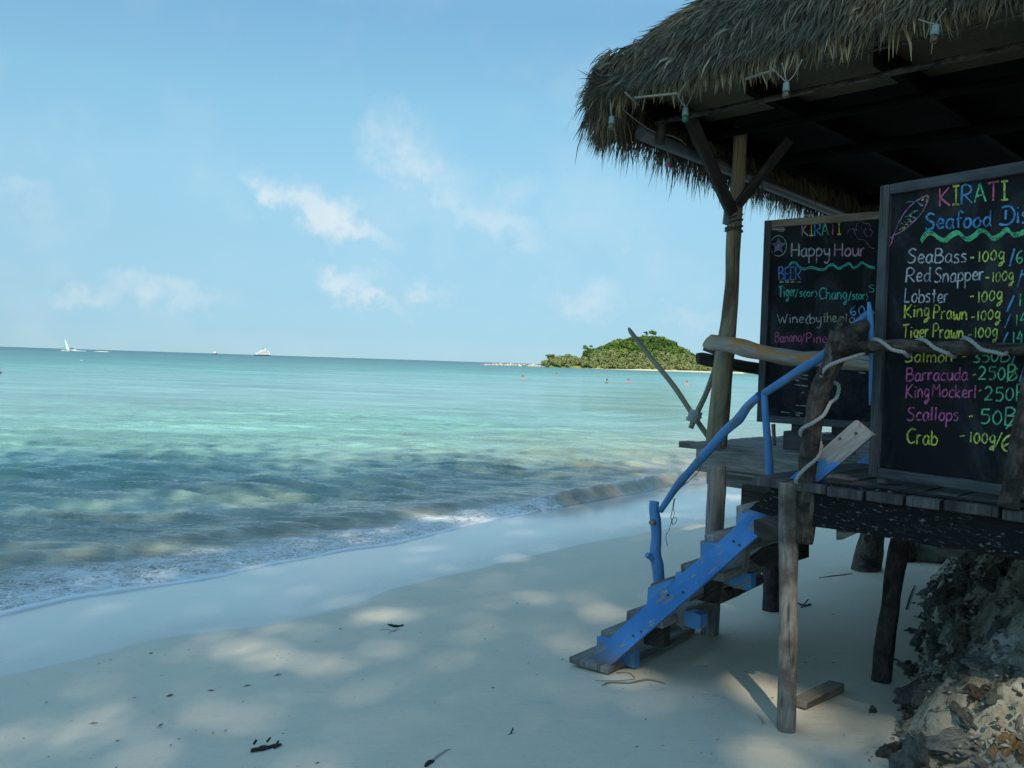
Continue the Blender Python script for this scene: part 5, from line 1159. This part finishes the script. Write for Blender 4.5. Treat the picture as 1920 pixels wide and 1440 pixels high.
MB().tube([c+V((.2, 0, .9)), c+V((-1.1, 0, 9.2))], .07, seg=6).build('mast', wht, root)
tip = c+V((-1.15, 0, 9.2)); mb = MB(); foot = c+V((.15, 0, 1.3)); tack = c+V((1.7, .4, 1.5))
mid = [(0, 0), (.25, .5), (.5, .75), (.75, .9), (1, 1)]
luff = [foot.lerp(tip, t) for t in (0, .25, .5, .75, 1)]; leech = [tack.lerp(tip, t)+V((.2*math.sin(3.14*t), .3*math.sin(3.14*t), 0)) for t in (0, .25, .5, .75, .97)]
for i in range(4): mb.poly([luff[i], leech[i], leech[i+1], luff[i+1]])
mb.prism([luff[0], leech[0], leech[0]+V((0, .02, .05)), luff[0]+V((0, .02, .05))], V((0, .03, 0)))
mb.build('mainsail', simple('sail_pale', (.80,.85,.72), .7, .3, .05, 0), root)
mb = MB(); mb.poly([c+V((-1.9, 0, 1.2)), c+V((-.1, 0, 1.6)), c+V((-1.0, 0, 7.5))]); mb.build('jib', simple('sail_teal', (.10,.50,.42), .7, .3, .05, 0), root)
c = P(134, 657.6, 820); c.z = 0
root = empty('speedboat', c, 'tiny white speedboat just right of the catamaran, trailing a wake', 'speedboat')
hull(MB(), c, 9, 2.6, 1.3, (-1, 0, 0)).build('hull', wht, root); MB().box(c+V((.3, 0, 2.0)), X0, V((0, 1, 0)), EZ, 2.8, 1.8, 1.1, taper=.2).build('cabin', dk, root)
mb = MB()
for x0, L in ((9, 14), (30, 18)): mb.ball(c+V((x0, 0, .1)), 1.0, L/2.2, 2.5, .35, sub=2, rough=.3, flat=False)
tag(mb.build('boat_wake', wht), 'white foamy wake streak behind the speedboat', 'wake', kind='stuff')
c = P(403, 662.8, 2100); c.z = 0
root = empty('small_ship', c, 'tiny white boat on the horizon left of the ferry', 'boat'); hull(MB(), c, 10, 4, 2.2).build('hull', dk, root); MB().box(c+V((0, 0, 4.2)), X0, V((0, 1, 0)), EZ, 6, 3, 4, taper=.3).build('cabin', wht, root)
Y = 2200.0; k = Y/FPX; c = P(492, 667, Y); c.z = 0
root = empty('ferry', c, 'white layered passenger ship with dark hull on the horizon', 'ship')
hull(MB(), c, 30*k, 7, 2.6, (-1, 0, 0)).build('hull', dk, root)
mb = MB()
for x, L, z, h_ in ((3, 36, 3.6, 4.2), (5, 28, 7.8, 3.6), (5, 21, 11.4, 3.0), (2, 12, 14.4, 2.6)):
    MB().box(c+V((x, 0, z+h_/2-1)), X0, V((0, 1, 0)), EZ, L, 6, h_, taper=.15).build('deckhouse', wht, root)
    MB().box(c+V((x, -3.05, z+h_/2-.8)), X0, V((0, 1, 0)), EZ, L*.85, .1, h_*.3).build('window_band', dk, root)
MB().box(c+V((-14, 0, 3.9)), X0, V((0, 1, 0)), EZ, 9, 5, 2.2, taper=.5).build('foredeck', wht, root)
MB().box(c+V((7, 0, 17.5)), EZ, X0, V((0, 1, 0)), 3.2, 3, 2.4, taper=.2).build('funnel', wht, root); MB().tube([c+V((1, 0, 14)), c+V((-1, 0, 21))], .35, seg=6).build('mast', dk, root)
MB().box(c+V((3, 0, 20.2)), X0, V((0, 1, 0)), EZ, 5, .6, .6).build('radar_bar', simple('radar_blue', (.08,.12,.30), .5, 3, .1, 0), root)
c = PZ(1415, 703.2, .8); c = P(1416, 704, 530); c.z = .9
root = empty('longboat', c, 'long red boat pulled up on the far beach behind the corner pole', 'boat'); hull(MB(), c, 14, 2.2, 1.2).build('hull', simple('boat_red', (.60,.06,.04), .5, 3, .1, 0), root); MB().box(c+V((0, 0, 2.0)), X0, V((0, 1, 0)), EZ, 4, 1.8, .2).build('canopy', simple('canopy_yellow', (.65,.45,.10), .7, 3, .1, 0), root)
c = P(153, 675.5, 150); c.z = 0.02
mb = MB(); mb.ball(c, .06, 3.0, 1, .9, sub=2, rough=.2, flat=False); tag(mb.build('floating_buoy', wht), 'small white buoy afloat below and right of the catamaran', 'buoy')

# ------------------------------------------------------------------ beach trees behind the viewer, whose shade dapples the beach
HOLES = [(20,1400,.28,.20,.8),(200,1372,.30,.16,.7),(430,1222,.34,.22,.9),(550,1242,.42,.20,.85),(600,1195,.28,.2,.35),(740,1236,.22,.13,.42),(170,1155,.40,.22,.75),(100,1185,.35,.2,.5),(225,1190,.3,.2,.6),
    (1142,1146,.20,.17,.9),(1280,1022,.22,.18,.7),(1262,968,.3,.3,.8),(1300,990,.3,.3,.6),(1395,935,.45,.6,.95),(1385,912,.4,.5,.8),(1280,1290,.22,.15,.55),(1432,1295,.17,.20,.95),(1415,1275,.10,.14,.9),(1560,1345,.35,.20,.75),(1640,1350,.30,.2,.8),(1500,1320,.2,.14,.8),(1400,1420,.24,.12,.7),(1640,1420,.3,.15,.5),(1840,1380,.4,.3,.8),(1750,1400,.3,.3,.7),(1900,1300,.3,.3,.6),
    (450,938,1.8,1.0,.75),(560,950,1.0,.8,.5),(190,958,1.5,1.0,.6),(330,1035,.7,.35,.95),(860,978,.8,.5,.9),(60,1060,.9,.5,.5),(560,1010,1.2,.5,.35),(1180,860,1.6,1.6,.9),(950,862,2.2,1.2,.8),(1260,905,1.0,1.0,.8),(1100,925,1.0,.8,.5),(300,1290,.6,.3,.15),(450,1250,.7,.35,.25)]
hp = []
for u, v, rx, ry, amp in HOLES:
    p = GR(u, v) if (v > 1050 or (u > 1200 and v > 900)) else PZ(u, v, 0.0); hp.append((p.x, p.y, rx, ry, amp))
N = 240000
gx = rng.uniform(-15, 13, N); gy = rng.uniform(-4, 20, N)
bound = 16.3+(fbm(gx*.25+9, gx*0, 3)-.45)*5+gx*.06
trans = 1/(1+np.exp(-(gy-bound)/1.0))*.80+.20
trans = np.maximum(trans, .20)
for x, y, rx, ry, amp in hp:
    trans = np.maximum(trans, (amp*.85+.05)*np.exp(-(((gx-x)/rx)**2+((gy-y)/ry)**2)**1.4*.8))
tau = -np.log(np.clip(trans, .04, 1))
keep = rng.random(N) < tau/3.5
gx, gy = gx[keep], gy[keep]; n = len(gx)
h = 20+10*rng.random(n); Sx, Sy, Sz = sunv
cpos = np.stack([gx+Sx/Sz*h, gy+Sy/Sz*h, h+.2], -1)
ok = cpos[:, 2] > 2+np.maximum(cpos[:, 1], 0)*.75; cpos = cpos[ok]; n = len(cpos)
trunks = [(-10.0, -13.0), (-3.0, -11.5), (4.4, -12.5), (10.5, -11.0)]
own = np.argmin(np.stack([(cpos[:, 0]-tx)**2+((cpos[:, 1]-ty)*.4)**2 for tx, ty in trunks]), 0)
nr = rng.normal(size=(n, 3)); nr[:, 2] += .8; nr = unit(nr); A1 = unit(np.cross(nr, rng.normal(size=(n, 3)))); B1_ = np.cross(nr, A1); s = (.08+.06*rng.random(n))[:, None]
quads = np.stack([cpos-A1*s*1.5, cpos-B1_*s*.8, cpos+A1*s*1.5, cpos+B1_*s*.8], 1)
labs = ['tall broad beach tree leaning over the sand, leftmost of the row', 'tall beach tree with spreading crown behind the viewer', 'tall beach tree behind the hut path, right of the viewer', 'tall beach tree at the right end of the row']
for i, (tx, ty) in enumerate(trunks):
    root = empty('beach_tree', V((tx, ty, .5)), labs[i], 'tree', 'shade trees along the top of the beach')
    mb = MB(); mb.tube([V((tx, ty, .2)), V((tx+.3, ty+.2, 7)), V((tx-.2, ty-.3, 14)), V((tx+.3, ty-1.2, 21)), V((tx+.2, ty-2.0, 29))], [.45, .38, .30, .2, .08], seg=12, rough=.08); mb.build('trunk', M['bark'], root)
    for j in range(7):
        an = j*.9+i; z0 = 17.5+j*1.4; p0 = V((tx, ty-.8-(z0-17.5)*.1, z0)); MB().tube([p0, p0+V((math.cos(an)*1.8, math.sin(an)*1.8+.4, 1.4)), p0+V((math.cos(an)*3.4, math.sin(an)*3.8+.6, 2.8))], [.11, .07, .03], seg=7).build('limb', M['bark'], root)
    sel = own == i
    if sel.sum():
        v = quads[sel].reshape(-1, 3); o = np_mesh('crown', v, np.arange(len(v)).reshape(-1, 4), M['leaf_near'], root, attrs={'tone': np.repeat(rng.random(int(sel.sum())), 4)}); o['kind'] = 'stuff'
